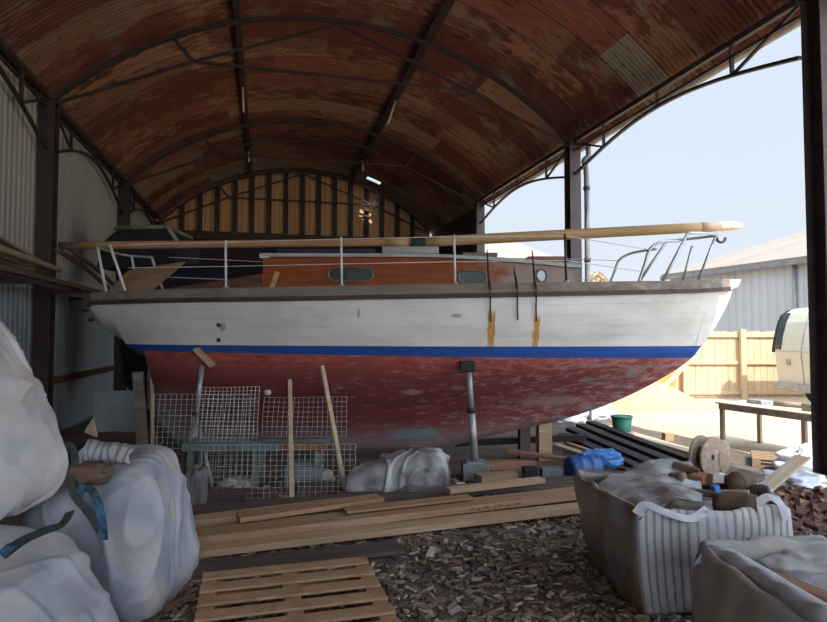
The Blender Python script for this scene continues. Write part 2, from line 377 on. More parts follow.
# ------------------------------------------------------------------ mesh builder
class MB:
    def __init__(s):
        s.v, s.f, s.uv, s.mi, s.sm = [], [], [], [], []
    def add(s, vs, fs, uvs=None, mi=0, smooth=False):
        b = len(s.v)
        s.v += [Vector(q) for q in vs]
        for i, f in enumerate(fs):
            s.f.append([b + j for j in f])
            s.uv.append(uvs[i] if uvs else None)
            s.mi.append(mi); s.sm.append(smooth)
        return s
    def hexa(s, c, mi=0):            # eight corners: bottom loop 0-3 (ccw from above), top loop 4-7
        return s.add(c, [(3, 2, 1, 0), (4, 5, 6, 7), (0, 1, 5, 4), (1, 2, 6, 5), (2, 3, 7, 6), (3, 0, 4, 7)], None, mi)
    def box(s, lo, hi, T=None, mi=0):
        (a, b, c), (d, e, f) = lo, hi
        cs = [(a, b, c), (d, b, c), (d, e, c), (a, e, c), (a, b, f), (d, b, f), (d, e, f), (a, e, f)]
        if T: cs = [T(*q) for q in cs]
        return s.hexa(cs, mi)
    def bar(s, p, q, w, h=None, up=(0, 0, 1), mi=0):
        p, q = Vector(p), Vector(q); h = h or w
        d = (q - p).normalized(); u = Vector(up)
        if abs(d.dot(u)) > .95: u = Vector((0, 1, 0))
        r = d.cross(u).normalized(); u = r.cross(d).normalized()
        c = []
        for e in (p, q):
            c.append([e + r * (sx * w / 2) + u * (sz * h / 2) for sx, sz in ((-1, -1), (1, -1), (1, 1), (-1, 1))])
        A, B = c
        return s.add(A + B, [(0, 1, 2, 3), (7, 6, 5, 4), (0, 4, 5, 1), (1, 5, 6, 2), (2, 6, 7, 3), (3, 7, 4, 0)], None, mi)
    def tube(s, pts, r, n=8, mi=0, closed=False):
        pts = [Vector(p) for p in pts]; rs = r if isinstance(r, (list, tuple)) else [r] * len(pts)
        m = len(pts); vs = []; prev = None
        for i, p in enumerate(pts):
            if closed: d = pts[(i + 1) % m] - pts[i - 1]
            else: d = pts[min(i + 1, m - 1)] - pts[max(i - 1, 0)]
            d.normalize()
            if prev is None:
                u = Vector((0, 0, 1)) if abs(d.z) < .9 else Vector((1, 0, 0))
            else: u = prev
            u = (u - d * u.dot(d)).normalized(); prev = u
            w = d.cross(u)
            vs += [p + (u * math.cos(2 * PI * j / n) + w * math.sin(2 * PI * j / n)) * rs[i] for j in range(n)]
        fs = []
        for i in range(m if closed else m - 1):
            a, b = i * n, ((i + 1) % m) * n
            fs += [(a + j, a + (j + 1) % n, b + (j + 1) % n, b + j) for j in range(n)]
        if not closed:
            fs += [tuple(range(n - 1, -1, -1)), tuple(range((m - 1) * n, m * n))]
        return s.add(vs, fs, None, mi, n > 5)
    def strap(s, pts, w, face=(0, -1, 0), th=.006):
        pts = [Vector(p) for p in pts]; f = Vector(face); rows = []
        for i, p in enumerate(pts):
            d = (pts[min(i + 1, len(pts) - 1)] - pts[max(i - 1, 0)]).normalized()
            r = d.cross(f)
            r = r.normalized() if r.length > 1e-4 else Vector((1, 0, 0))
            n_ = r.cross(d).normalized()
            rows.append([p - r * w / 2 - n_ * th / 2, p + r * w / 2 - n_ * th / 2, p + r * w / 2 + n_ * th / 2, p - r * w / 2 + n_ * th / 2])
        s.grid(rows, wrap=True, smooth=False)
        return s.add(rows[0] + rows[-1], [(0, 1, 2, 3), (7, 6, 5, 4)])
    def grid(s, rows, uvrows=None, mi=0, smooth=True, skip=None, flip=False, wrap=False):
        nr, nc = len(rows), len(rows[0]); vs = [p for r in rows for p in r]; fs = []; us = []
        for i in range(nr - 1):
            for j in range(nc if wrap else nc - 1):
                if skip and skip(i, j): continue
                j2 = (j + 1) % nc
                q = [(i, j), (i, j2), (i + 1, j2), (i + 1, j)]
                if flip: q.reverse()
                fs.append(tuple(a * nc + b for a, b in q))
                if uvrows: us.append([uvrows[a][b] for a, b in q])
        return s.add(vs, fs, us if uvrows else None, mi, smooth)
    def prism(s, poly, ext, mi=0):   # polygon points extruded by a vector
        n = len(poly); a = [Vector(p) for p in poly]; b = [p + Vector(ext) for p in a]
        fs = [tuple(range(n - 1, -1, -1)), tuple(range(n, 2 * n))]
        fs += [(i, (i + 1) % n, n + (i + 1) % n, n + i) for i in range(n)]
        return s.add(a + b, fs, None, mi)
    def build(s, name, mats, parent=None, bevel=0., origin=None, solid=0.):
        if not isinstance(mats, (list, tuple)): mats = [mats]
        me = bpy.data.meshes.new(name)
        if origin is None:
            if parent is not None: origin = parent.location.copy() if parent.get('_o') is None else Vector(parent['_o'])
            else:
                lo = [min(v[i] for v in s.v) for i in range(3)]; hi = [max(v[i] for v in s.v) for i in range(3)]
                origin = Vector(((lo[0] + hi[0]) / 2, (lo[1] + hi[1]) / 2, lo[2]))
        origin = Vector(origin)
        me.from_pydata([tuple(v - origin) for v in s.v], [], s.f)
        for m in mats: me.materials.append(m)
        lay = me.uv_layers.new(name='UVMap').data
        for p, u, mi, sm in zip(me.polygons, s.uv, s.mi, s.sm):
            p.material_index = mi; p.use_smooth = sm
            if u:
                for li, q in zip(p.loop_indices, u): lay[li].uv = q
        bm = bmesh.new(); bm.from_mesh(me)
        bmesh.ops.recalc_face_normals(bm, faces=bm.faces) if not any(s.uv) or solid else None
        if bevel:
            bmesh.ops.bevel(bm, geom=[e for e in bm.edges if len(e.link_faces) == 2 and e.calc_face_angle(0) > .6], offset=bevel, segments=2, affect='EDGES', profile=.5)
        bm.to_mesh(me); bm.free()
        o = bpy.data.objects.new(name, me); COL.objects.link(o)
        if parent is not None:
            o.parent = parent; o['_o'] = tuple(origin)
        else:
            o.location = origin; o['_o'] = tuple(origin)
        if solid:
            md = o.modifiers.new('thickness', 'SOLIDIFY'); md.thickness = solid; md.offset = 0
        return o

def tag(o, label, cat, group=None, kind=None):
    o['label'] = label; o['category'] = cat
    if group: o['group'] = group
    if kind: o['kind'] = kind
    return o

def struct(o):
    o['kind'] = 'structure'; return o

def empty(name, loc, label, cat, group=None):
    o = bpy.data.objects.new(name, None); COL.objects.link(o)
    o.location = loc; o.empty_display_size = .1; o['_o'] = tuple(loc)
    return tag(o, label, cat, group)

def catmull(pts, n=8):
    pts = [Vector(p) for p in pts]; out = []
    for i in range(len(pts) - 1):
        p0 = pts[max(i - 1, 0)]; p1 = pts[i]; p2 = pts[i + 1]; p3 = pts[min(i + 2, len(pts) - 1)]
        for j in range(n):
            t = j / n
            out.append(.5 * ((2 * p1) + (p2 - p0) * t + (2 * p0 - 5 * p1 + 4 * p2 - p3) * t * t + (3 * p1 - p0 - 3 * p2 + p3) * t ** 3))
    out.append(pts[-1]); return out

def lerp(a, b, t): return a + (b - a) * t

def pchip(xs, ys):
    n = len(xs); d = [(ys[i + 1] - ys[i]) / (xs[i + 1] - xs[i]) for i in range(n - 1)]
    m = [d[0]] + [0 if d[i - 1] * d[i] <= 0 else 2 * d[i - 1] * d[i] / (d[i - 1] + d[i]) for i in range(1, n - 1)] + [d[-1]]
    def f(x):
        if x <= xs[0]: return ys[0]
        if x >= xs[-1]: return ys[-1]
        i = 0
        while x > xs[i + 1]: i += 1
        h = xs[i + 1] - xs[i]; t = (x - xs[i]) / h
        return (ys[i] * (1 + 2 * t) * (1 - t) ** 2 + m[i] * h * t * (1 - t) ** 2 + ys[i + 1] * t * t * (3 - 2 * t) + m[i + 1] * h * t * t * (t - 1))
    return f

# ================================================================== THE SHED
XL, XR, EAVE, RISE = -2.88, 5.0, 4.75, 1.6
XM, HW = (XL + XR) / 2, (XR - XL) / 2
RAD = (HW * HW + RISE * RISE) / (2 * RISE)
ZC = EAVE + RISE - RAD
A0 = math.asin(HW / RAD)
def arch(a, r=RAD): return XM + r * math.sin(a), ZC + r * math.cos(a)
def arch_z(X, r=RAD): return ZC + math.sqrt(r * r - (X - XM) ** 2)
BAY = 4.5
Y0S, Y1S = -8.0, 18.0  # roof and left wall run on unseen behind the camera to cut light

# roof
mb = MB(); rows = []; uvr = []
na, ny = 84, 200
for i in range(ny + 1):
    Y = lerp(Y0S, Y1S + .3, i / ny); r_, u_ = [], []
    for j in range(na + 1):
        a = lerp(-A0 * 1.045, A0 * 1.045, j / na)
        X, z = arch(a, RAD + .04)
        r_.append(S(X, Y, z)); u_.append((a * RAD + 6, Y + 6))
    rows.append(r_); uvr.append(u_)
def hole(i, j):
    Y = lerp(Y0S, Y1S + .3, (i + .5) / ny); X = arch(lerp(-A0 * 1.045, A0 * 1.045, (j + .5) / na))[0]
    return abs(Y - 17.25) < .16 and abs(X - 3.08) < .2
mb.grid(rows, uvr, skip=hole)
ceil = struct(mb.build('ceiling', MAT['roof']))
ceil['label'] = 'curved rusty corrugated iron barn roof'

# floor and yard
mb = MB(); rows = []
nx, nyy = 110, 170
for i in range(nyy + 1):
    Y = lerp(-8.0, 18.1, i / nyy); r_ = []
    for j in range(nx + 1):
        X = lerp(XL - .02, 5.75, j / nx)
        if j == nx: X += .35 * mnoise.noise((Y * .9, 1, 0))
        e = max(0, min(1, (5.9 - X) / .5))
        w = S(X, Y)
        z = .012 + .022 * mnoise.noise((w.x * 1.7, w.y * 1.7, 0)) + .016 * mnoise.noise((w.x * 6, w.y * 6, 2))
        r_.append(Vector((w.x, w.y, lerp(.004, max(.004, z), e))))
    rows.append(r_)
mb.grid(rows)
struct(mb.build('floor', MAT['dirt']))
mb = MB(); mb.box((-60, -40, -.3), (70, 90, 0.0))
struct(mb.build('ground', MAT['yard']))

# walls
def quad_wall(name, a, b, z0, z1, mat, th=.03):
    a, b = Vector(a), Vector(b); L = (b - a).length
    d = (b - a).normalized(); nrm = Vector((-d.y, d.x, 0)) * th
    mb = MB()
    A = [Vector((a.x, a.y, z0)), Vector((b.x, b.y, z0)), Vector((b.x, b.y, z1)), Vector((a.x, a.y, z1))]
    u = [(0, z0), (L, z0), (L, z1), (0, z1)]
    mb.add(A, [(0, 1, 2, 3)], [u]); mb.add([q + nrm for q in A], [(3, 2, 1, 0)], [u[::-1]])
    B = A + [q + nrm for q in A]
    mb.add(B, [(0, 4, 5, 1), (1, 5, 6, 2), (2, 6, 7, 3), (3, 7, 4, 0)], [[(0, 0)] * 4] * 4)
    return struct(mb.build(name, mat))
quad_wall('wall_left', S(XL - .115, -8.0), S(XL - .115, 18.2), 0, EAVE - .04, MAT['sheet_left'])
quad_wall('wall_right', S(XR + .13, 18.2), S(XR + .13, 13.55), 0, EAVE - .03, MAT['sheet_dark'])
quad_wall('wall_light_blocker', S(XR + .13, -.3), S(XR + .13, -8.0), 0, EAVE - .03, MAT['sheet_dark'])  # unseen cladding behind the camera, added so light comes mainly from the open side
# back wall: dark boarding below, tan gable boards above the beam
quad_wall('wall_back', S(XR + .1, 18.12), S(XL - .1, 18.12), 0, 4.36, MAT['backdark'])
mb = MB(); n = 60; lo, hi, ul, uh = [], [], [], []
for i in range(n + 1):
    X = lerp(XL - .05, XR + .05, i / n)
    z = max(4.36, arch_z(max(XL, min(XR, X)), RAD) + .03)
    lo.append(S(X, 18.12, 4.36)); hi.append(S(X, 18.12, z)); ul.append((X + 5, 4.3)); uh.append((X + 5, z))
mb.grid([lo, hi], [ul, uh], smooth=False)
gb = struct(mb.build('wall_gable', MAT['gable'], solid=.03))

# studs on the gable, beam under them
mb = MB(); mb.box((XL + .02, 17.86, 4.2), (XR - .02, 18.0, 4.42), S)
tag(mb.build('gable_beam', MAT['steel']), 'dark horizontal beam across the far end under the tan gable boards', 'beam')
ns = 15
words_ = ['first', 'second', 'third', 'fourth', 'fifth', 'sixth', 'seventh', 'eighth', 'ninth', 'tenth', 'eleventh', 'twelfth', 'thirteenth', 'fourteenth', 'fifteenth']
for i in range(ns):
    X = XL + .55 + i * .485
    mb = MB(); mb.box((X - .07, 18.0, 4.43), (X + .07, 18.09, arch_z(X) - .02), S)
    tag(mb.build('gable_stud', MAT['steel']), f'dark vertical stud on the tan gable boards, {words_[i]} from the left', 'stud', 'studs on the far gable')

# posts (H sections)
def h_post(X, Y, top, mat, label):
    mb = MB(); f, d, t = .2, .2, .016
    mb.box((X - f / 2, Y - d / 2, 0), (X + f / 2, Y - d / 2 + t, top), S)
    mb.box((X - f / 2, Y + d / 2 - t, 0), (X + f / 2, Y + d / 2, top), S)
    mb.box((X - t / 2, Y - d / 2 + t, 0), (X + t / 2, Y + d / 2 - t, top), S)
    r = empty('steel_post', S(X, Y, 0), label, 'post', 'steel posts of the barn')
    mb.build('shaft', mat, r)
    m2 = MB(); m2.box((X - .1, Y - .15, 0), (X + .1, Y + .15, .02), S); m2.build('base_plate', mat, r)
    m3 = MB(); m3.box((X - .1, Y - .12, top), (X + .1, Y + .12, top + .02), S); m3.build('cap_plate', mat, r)
    return r
PT = EAVE - .14
h_post(XR, 4.39, PT, MAT['steel_r'], 'nearest right-hand steel post at the edge of the picture, in front of the white van')
h_post(XR, 9.0, PT, MAT['steel_r'], 'tall right-hand steel post rising behind the bow half of the boat, beside the downpipe')
h_post(XR, 13.5, PT, MAT['steel_r'], 'far right-hand steel post where the dark cladding begins')
h_post(XL, 9.0, PT, MAT['steel'], 'left-hand dark steel post just left of the stern, carrying the timber rack')
h_post(XL, 13.5, PT, MAT['steel'], 'far left-hand dark steel post behind the stern')
h_post(XL, 17.9, PT, MAT['steel'], 'corner steel post at the left of the far gable')

# arched trusses
def truss(Y, label):
    root = empty('roof_truss', S(XM, Y, EAVE), label, 'truss', 'arched roof trusses')
    mb = MB()
    N_ = 36; inn, out = [], []
    for sgn in (-1, 1):
        pass
    ra, rb = RAD - .115, RAD - .05
    ang = [lerp(-A0, A0, i / N_) for i in range(N_ + 1)]
    prof = [(ra, -.03), (ra, .03), (rb, .03), (rb, -.03)]
    rows = []
    for a in ang:
        row = []
        for r, dy in prof:
            X, z = arch(a, r); row.append(S(X, Y + dy, z))
        rows.append(row)
    mb.grid(rows, smooth=False, wrap=True)
    mb.add(rows[0] + rows[-1], [(0, 1, 2, 3), (7, 6, 5, 4)])
    mb.build('rib', MAT['steel'], root)
    sx = 2.1
    def rp(x, r=RAD - .13): return S(XM + x, Y, ZC + math.sqrt(r * r - x * x))
    zb = 5.4
    e = [S(XM - HW + .1, Y, EAVE - .12), S(XM + HW - .1, Y, EAVE - .12)]
    k_ = [S(XM - sx, Y, zb), S(XM + sx, Y, zb)]
    top = [rp(-sx * 1.12), rp(sx * 1.12)]
    for i in (0, 1):
        m = MB(); m.bar(top[i], k_[i], .05); m.build('strut', MAT['steel'], root)
        m = MB(); m.bar(e[i], k_[i], .03, .045); m.build('tie_rod', MAT['steel'], root)
        m = MB(); m.bar(k_[i], rp(0), .028, .04); m.build('tie_rod', MAT['steel'], root)
    m = MB(); m.bar(k_[0], k_[1], .028, .04); m.build('cross_tie', MAT['steel'], root)
    return root
truss(9.0, 'nearest arched roof truss, springing from the post left of the stern')
truss(13.5, 'second arched roof truss, halfway down the barn')
truss(17.78, 'farthest arched roof truss, seen dark against the tan gable')

# purlins
for rel, lab in ((-1.5, 'left of the two long dark purlins under the rusty roof'), (1.42, 'right of the two long dark purlins under the rusty roof')):
    mb = MB(); z = ZC + math.sqrt((RAD - .01) ** 2 - rel * rel)
    a = math.asin(rel / RAD)
    mb.bar(S(XM + rel, Y0S + .1, z), S(XM + rel, 17.9, z), .1 if rel < 0 else .14, .075, up=tuple(S(math.sin(a), 0, math.cos(a))))
    tag(mb.build('purlin', MAT['steel']), lab, 'purlin', 'roof purlins')

# lattice eave girders with arched braces
def girder(X, Ya, Yb, label, mat, drop=.62):
    root = empty('eave_girder', S(X, (Ya + Yb) / 2, EAVE - .7), label, 'girder', 'eave girders with arched braces')
    a, b = Ya + .1, Yb - .1
    zt = EAVE - .06
    m = MB(); m.bar(S(X, a, zt), S(X, b, zt), .06, .07); m.build('top_chord', mat, root)
    m = MB(); m.bar(S(X, a, zt - .16), S(X, b, zt - .16), .03, .03); m.build('lower_chord', mat, root)
    def cz(t): return EAVE - drop + (drop - .29) * math.sin(PI * t)
    pts = [S(X, lerp(a, b, t / 20), cz(t / 20)) for t in range(21)]
    m = MB()
    for p, q in zip(pts, pts[1:]): m.bar(p, q, .045, .035)
    m.build('arched_brace', mat, root)
    for t in (.2, .5, .8):
        m = MB(); m.bar(S(X, lerp(a, b, t), zt - .03), S(X, lerp(a, b, t), cz(t) + .01), .04, .03); m.build('strut', mat, root)
    for t, y in ((.2, a), (.8, b)):
        m = MB(); m.bar(S(X, lerp(a, b, t), cz(t)), S(X, y, zt - .05), .03, .03); m.build('diagonal', mat, root)
girder(XR, 4.5, 9.0, 'eave girder with arched brace above the open right side, nearest the van', MAT['steel_r'])
girder(XR, 9.0, 13.5, 'eave girder with arched brace between the two farther right posts', MAT['steel_r'])
girder(XL, 4.5, 9.0, 'eave girder with arched brace at the upper left edge, before the stern post', MAT['steel'], .8)
girder(XL, 9.0, 13.5, 'eave girder with arched brace on the left behind the stern post', MAT['steel'], .8)
girder(XL, 13.5, 17.9, 'farthest left eave girder beside the gable', MAT['steel'], .8)

# gutter along the open side
mb = MB()
prof = [(math.cos(t), math.sin(t)) for t in [PI + PI * i / 8 for i in range(9)]]
rows = []
for Y in (Y0S, 2, 8, 13.4):
    rows.append([S(XR + .24 + .075 * c, Y, EAVE - .08 + .075 * s) for c, s in prof])
mb.grid(rows)
tag(mb.build('gutter', MAT['gutter'], solid=.008), 'pale half-round gutter along the open right eave', 'gutter')

# downpipe beside the middle right post
b0 = S(XR + .24, 8.9, 4.6)
pts = [b0, b0 + Vector((0, 0, -.12)), S(XR + .2, 9.02, 4.3)]
pp = P(585, 160, 9.9)
pts = catmull([b0 + Vector((0, 0, 0)), Vector((b0.x, b0.y, 4.45)), Vector((pp.x - .02, 9.9, 4.35)), Vector((pp.x + .02, 9.9, 4.1)), Vector((pp.x + .02, 9.9, 2.5)), Vector((pp.x + .02, 9.9, .05))], 6)
root = empty('downpipe', (pp.x, 9.9, 0), 'grey rainwater downpipe beside the middle right steel post', 'pipe')
m = MB(); m.tube(pts, .045, 10); m.build('pipe', MAT['pipe_grey'], root)
for z in (1.2, 2.7, 3.9):
    m = MB(); m.tube([Vector((pp.x + .02, 9.9, z - .03)), Vector((pp.x + .02, 9.9, z + .03))], .056, 10); m.build('clip', MAT['dark_iron'], root)

# pale pipe ends hanging under the purlins
for rel, Y, h, lab in ((-1.5, 11.4, .5, 'short pale pipe hanging from the left purlin'),
                       (1.42, 11.4, .52, 'short pinkish pipe slanting down from the right purlin'),
                       (-1.5, 15.4, .3, 'small pale pipe end at the far end of the left purlin'),
                       (1.42, 15.6, .3, 'small pale pipe end at the far end of the right purlin')):
    z = ZC + math.sqrt((RAD - .06) ** 2 - rel * rel)
    root = empty('hanging_pipe', S(XM + rel, Y, z), lab, 'pipe', 'pale pipes hanging from the purlins')
    m = MB(); m.tube([S(XM + rel, Y, z), S(XM + rel - (.17 if rel > 0 and Y < 12 else -.02), Y - .05, z - h)], .022, 8); m.build('tube', MAT['copper'], root)
    m = MB(); m.tube([S(XM + rel, Y, z - .02), S(XM + rel, Y, z + .02)], .03, 8); m.build('socket', MAT['dark_iron'], root)

# left side rail low on the wall and pale panel
mb = MB(); mb.box((XL - .11, 9.12, .74), (XL - .04, 13.2, .84), S)
tag(mb.build('wall_rail', MAT['coaming']), 'dark maroon rail along the bottom of the left wall', 'rail')

# timber rack on the left wall
root = empty('timber_rack', S(XL, 7.5, 1.9), 'dark rack of long timbers along the left wall, level with the deck', 'rack')
for Y in (5.2, 7.2, 8.85, 10.4):
    m = MB(); m.bar(S(XL - .08, Y, 2.02), S(XL + .55, Y, 2.02), .05); m.build('bracket', MAT['steel'], root)
m = MB(); m.bar(S(XL + .5, 4.4, 2.07), S(XL + .5, 10.9, 2.09), .06, .05); m.build('front_rail', MAT['plank_dk'], root)
m = MB(); m.bar(S(XL + .15, 4.4, 2.07), S(XL + .15, 10.9, 2.09), .06, .05); m.build('back_rail', MAT['plank_dk'], root)
rs = random.Random(4)
labs = ['rough pole on the left wall rack, outermost', 'rough pole on the left wall rack, next to the outermost', 'reddish batten lying on top of the poles on the left rack', 'pale split pole in the middle of the left rack',
        'thin pole at the back of the left rack', 'warped slat crossing the pile on the left rack', 'grey board at the bottom of the left rack pile', 'long dark pole on the left rack running past the steel post', 'long thin dark pole on the left rack ending beside the stern']
for i, lab in enumerate(labs):
    far = i >= 7
    x0 = XL + .13 + (i % 5) * .105 + rs.uniform(-.01, .01); layer = i // 5
    z = 2.2 + layer * .1
    Ya, Yb = (4.8 + rs.uniform(-.2, .3), 8.0 + rs.uniform(-.4, .1)) if not far else (7.4, 9.7 + .2 * (i - 7))
    if far: z = 2.145; x0 = XL + .62 + .09 * (i - 7)
    dx = rs.uniform(-.1, .1) if not far else 0
    dz = .14 + .2 * rs.random() if layer else .02
    pts = [S(x0, Ya, z + dz), S(x0 + dx * .4, lerp(Ya, Yb, .5), z + dz * .6 + rs.uniform(0, .02)), S(x0 + dx, Yb, z)]
    mb = MB()
    if i in (2, 5, 6): mb.bar(pts[0], pts[2], .09, .03)
    else: mb.tube(catmull(pts, 4), rs.uniform(.028, .04), 7)
    mt = MAT['plank_dk'] if far else (MAT['plank_red'] if i == 2 else (MAT['stick'] if i in (3, 5) else MAT['ply']))
    tag(mb.build('timber_pole', mt), lab, 'timber', 'timbers on the left rack')

# ================================================================== THE SAILING BOAT
BY = 6.9
fb = pchip([-3.58, -3.2, -2.5, -1.5, 0, 1.0, 2.0, 2.8, 3.3, 3.6, 3.68], [.33, .5, .74, .95, 1.05, 1.0, .80, .49, .235, .06, .02])
fw_ = pchip([-3.25, -2.9, -2.2, -1.2, 0, 1.0, 2.0, 2.7, 3.1, 3.33], [.27, .5, .75, .91, .98, .9, .62, .32, .12, .012])
fs_ = pchip([-3.58, -1.5, 0, 1.5, 3.0, 3.68], [1.805, 1.81, 1.83, 1.865, 1.93, 1.985])
fk = pchip([-3.58, -3.47, -3.33, -3.15, -2.99, -2.96, -2.93, -2.5, -1.5, .0, .3, 1.0, 1.7, 2.17, 2.74, 3.15, 3.33, 3.5, 3.62, 3.68],
           [1.67, 1.475, 1.385, 1.28, 1.12, .8, .5, .13, .1, .11, .16, .33, .49, .64, .90, 1.16, 1.34, 1.58, 1.8, 1.94])
ZW = 1.335
xs = [-3.58, -3.5, -3.42, -3.33, -3.25, -3.15, -3.08, -3.02, -2.99, -2.975, -2.96, -2.945, -2.93, -2.85, -2.7, -2.5]
xs += [lerp(-2.3, 2.9, i / 30) for i in range(31)] + [3.0, 3.08, 3.15, 3.22, 3.28, 3.33, 3.4, 3.47, 3.54, 3.6, 3.65, 3.68]
def section(x):
    b, zs, zk = fb(x), fs_(x), fk(x)
    pts = []
    wd = .055 if x > -3.0 else .03
    wd = min(wd, b * .6)
    if zk < ZW - .04 and fw_(x) > .04:
        bw = max(fw_(x), wd)
        for i in range(9):
            t = i / 8; h = lerp(b, bw, t) + (.035 * math.sin(PI * t)) * min(1, b * 1.2)
            pts.append((h, lerp(zs, ZW, t), .5 * t))
        D = ZW - zk
        P0, P1, P2, P3 = (bw, ZW), (bw * .95, ZW - .42 * D), (wd + (bw - wd) * .22, ZW - .50 * D), (wd, zk)
        if x < -2.9:   # flat run under the counter
            dz = min(D, .12)
            P1, P2 = (bw * .8, ZW - dz), (wd + .01, ZW - dz)
        for i in range(1, 17):
            t = i / 16; a = (1 - t) ** 3; bb = 3 * t * (1 - t) ** 2; c = 3 * t * t * (1 - t); d = t ** 3
            pts.append((a * P0[0] + bb * P1[0] + c * P2[0] + d * P3[0], a * P0[1] + bb * P1[1] + c * P2[1] + d * P3[1], .5 + .5 * t))
    else:
        P0, P1, P2 = (b, zs), ((b * .98, lerp(zs, zk, .8)) if x < 0 else (b * .52, lerp(zs, zk, .5))), (min(wd, .02) if x > 3 else .02, zk)
        for i in range(25):
            t = i / 24
            pts.append(((1 - t) ** 2 * P0[0] + 2 * t * (1 - t) * P1[0] + t * t * P2[0], (1 - t) ** 2 * P0[1] + 2 * t * (1 - t) * P1[1] + t * t * P2[1], .5 * t))
    return pts
def hull_half(x, z):
    p = section(x)
    for (h0, z0, _), (h1, z1, _) in zip(p, p[1:]):
        if z1 <= z <= z0: return lerp(h0, h1, 0 if z0 == z1 else (z0 - z) / (z0 - z1))
    return p[-1][0] if z < p[-1][1] else p[0][0]

boat = empty('sailing_boat', (0, BY, 0), 'old white and red wooden sailing boat with blue waterline, propped up in the barn', 'boat')
mb = MB(); rows = []; uvr = []
for x in xs:
    sec = section(x); r_, u_ = [], []
    for h, z, v in sec: r_.append(Vector((x, BY - h, z))); u_.append((x, v))
    for h, z, v in reversed(sec): r_.append(Vector((x, BY + h, z))); u_.append((x, v))
    rows.append(r_); uvr.append(u_)
mb.grid(rows, uvr, flip=False)
n = len(rows[0])
mb.add(rows[0], [tuple(range(n))], [[(0, .3)] * n])
mb.add(rows[-1], [tuple(range(n - 1, -1, -1))], [[(0, .3)] * n])
hull = mb.build('hull', MAT['hull'], boat)
hull['label'] = 'white topsides, blue waterline stripe and peeling red bottom'
# deck
mb = MB(); rows = []
for x in xs[::2]:
    b, z = fb(x), fs_(x) + .05
    rows.append([Vector((x, BY + b * t, z + .05 * b * (1 - t * t))) for t in (-1, -.66, -.33, 0, .33, .66, 1)])
mb.grid(rows)
mb.build('deck', MAT['deckpaint'], boat, solid=.02)
# strake and toe rail, each side
def ribbon(off, z0, z1, th, name, mat, x_from=-3.58, x_to=3.64):
    for sd in (-1, 1):
        mb = MB(); rows = []
        q = [x_from + (x_to - x_from) * i / 60 for i in range(61)]
        for x in q:
            h, z = fb(x) + off, fs_(x)
            rows.append([Vector((x, BY + sd * hh, z + zz)) for hh, zz in ((h - th, z0), (h, z0), (h, z1), (h - th, z1))])
        mb.grid(rows, wrap=True, smooth=False)
        mb.add(rows[0] + rows[-1], [(0, 1, 2, 3), (7, 6, 5, 4)])
        mb.build(name, mat, boat)
ribbon(.03, -.025, .02, .05, 'rubbing_strake', MAT['strake'])
ribbon(.012, .02, .115, .04, 'toe_rail', MAT['teak_grey'])
# stem head cap, transom cap
mb = MB(); mb.prism([(3.60, BY - .05, 1.95), (3.74, BY - .05, 2.0), (3.78, BY - .05, 2.09), (3.58, BY - .05, 2.09)], (0, .1, 0))
mb.build('stem_head', M('grey_stem', (.6, .58, .53), (.48, .45, .4), 8), boat, .01)
mb = MB(); mb.box((-3.63, BY - .37, 1.76), (-3.54, BY + .37, 1.92)); mb.build('transom_cap', MAT['strake'], boat, .01)
for dz in (0, .1):
    mb = MB(); mb.tube([Vector((-3.60 + dz * .7, BY - .30, 1.72 - dz)), Vector((-3.66 + dz * .7, BY - .30, 1.72 - dz))], .02, 8)
    mb.build('stern_fitting', MAT['dark_iron'], boat)

# cabin
cxa, cxf = -1.56, 1.78
cw = pchip([-1.56, 0, 1.0, 1.5, 1.78], [.66, .66, .58, .47, .37])
ct = pchip([-1.56, 0, 1.78], [2.27, 2.265, 2.185])
for sd in (-1, 1):
    mb = MB(); rows = []
    for i in range(25):
        x = lerp(cxa, cxf, i / 24); w = cw(x); z0 = fs_(x) + .03
        rows.append([Vector((x, BY + sd * hh, zz)) for hh, zz in ((w + .02, z0), (w - .01, ct(x)), (w - .05, ct(x)), (w - .02, z0))])
    mb.grid(rows, wrap=True, smooth=False); mb.add(rows[0] + rows[-1], [(0, 1, 2, 3), (7, 6, 5, 4)])
    mb.build('cabin_side', MAT['mahog'], boat)
mb = MB(); mb.box((cxf - .04, BY - .38, 1.9), (cxf + .02, BY + .38, ct(cxf) + .01)); mb.build('cabin_front', MAT['mahog'], boat)
mb = MB(); mb.box((cxa - .02, BY - .67, 1.88), (cxa + .03, BY + .67, 2.27)); mb.build('cabin_bulkhead', MAT['mahog'], boat)
mb = MB(); mb.box((cxa - .05, BY - .69, 2.255), (cxa + .05, BY - .58, 2.30)); mb.build('corner_cap', MAT['white_tube'], boat, .005)
mb = MB(); rows = []
for i in range(25):
    x = lerp(cxa - .03, cxf + .05, i / 24); w = cw(x) + .035; z = ct(x)
    rows.append([Vector((x, BY - w, z))] + [Vector((x, BY + w * t, z + .035 + .06 * (1 - t * t))) for t in (-1, -.6, -.2, .2, .6, 1)] + [Vector((x, BY + w, z))])
mb.grid(rows, smooth=False, wrap=True); nn = len(rows[0])
mb.add(rows[0] + rows[-1], [tuple(range(nn)), tuple(range(2 * nn - 1, nn - 1, -1))])
mb.build('coachroof', MAT['roofpaint'], boat)
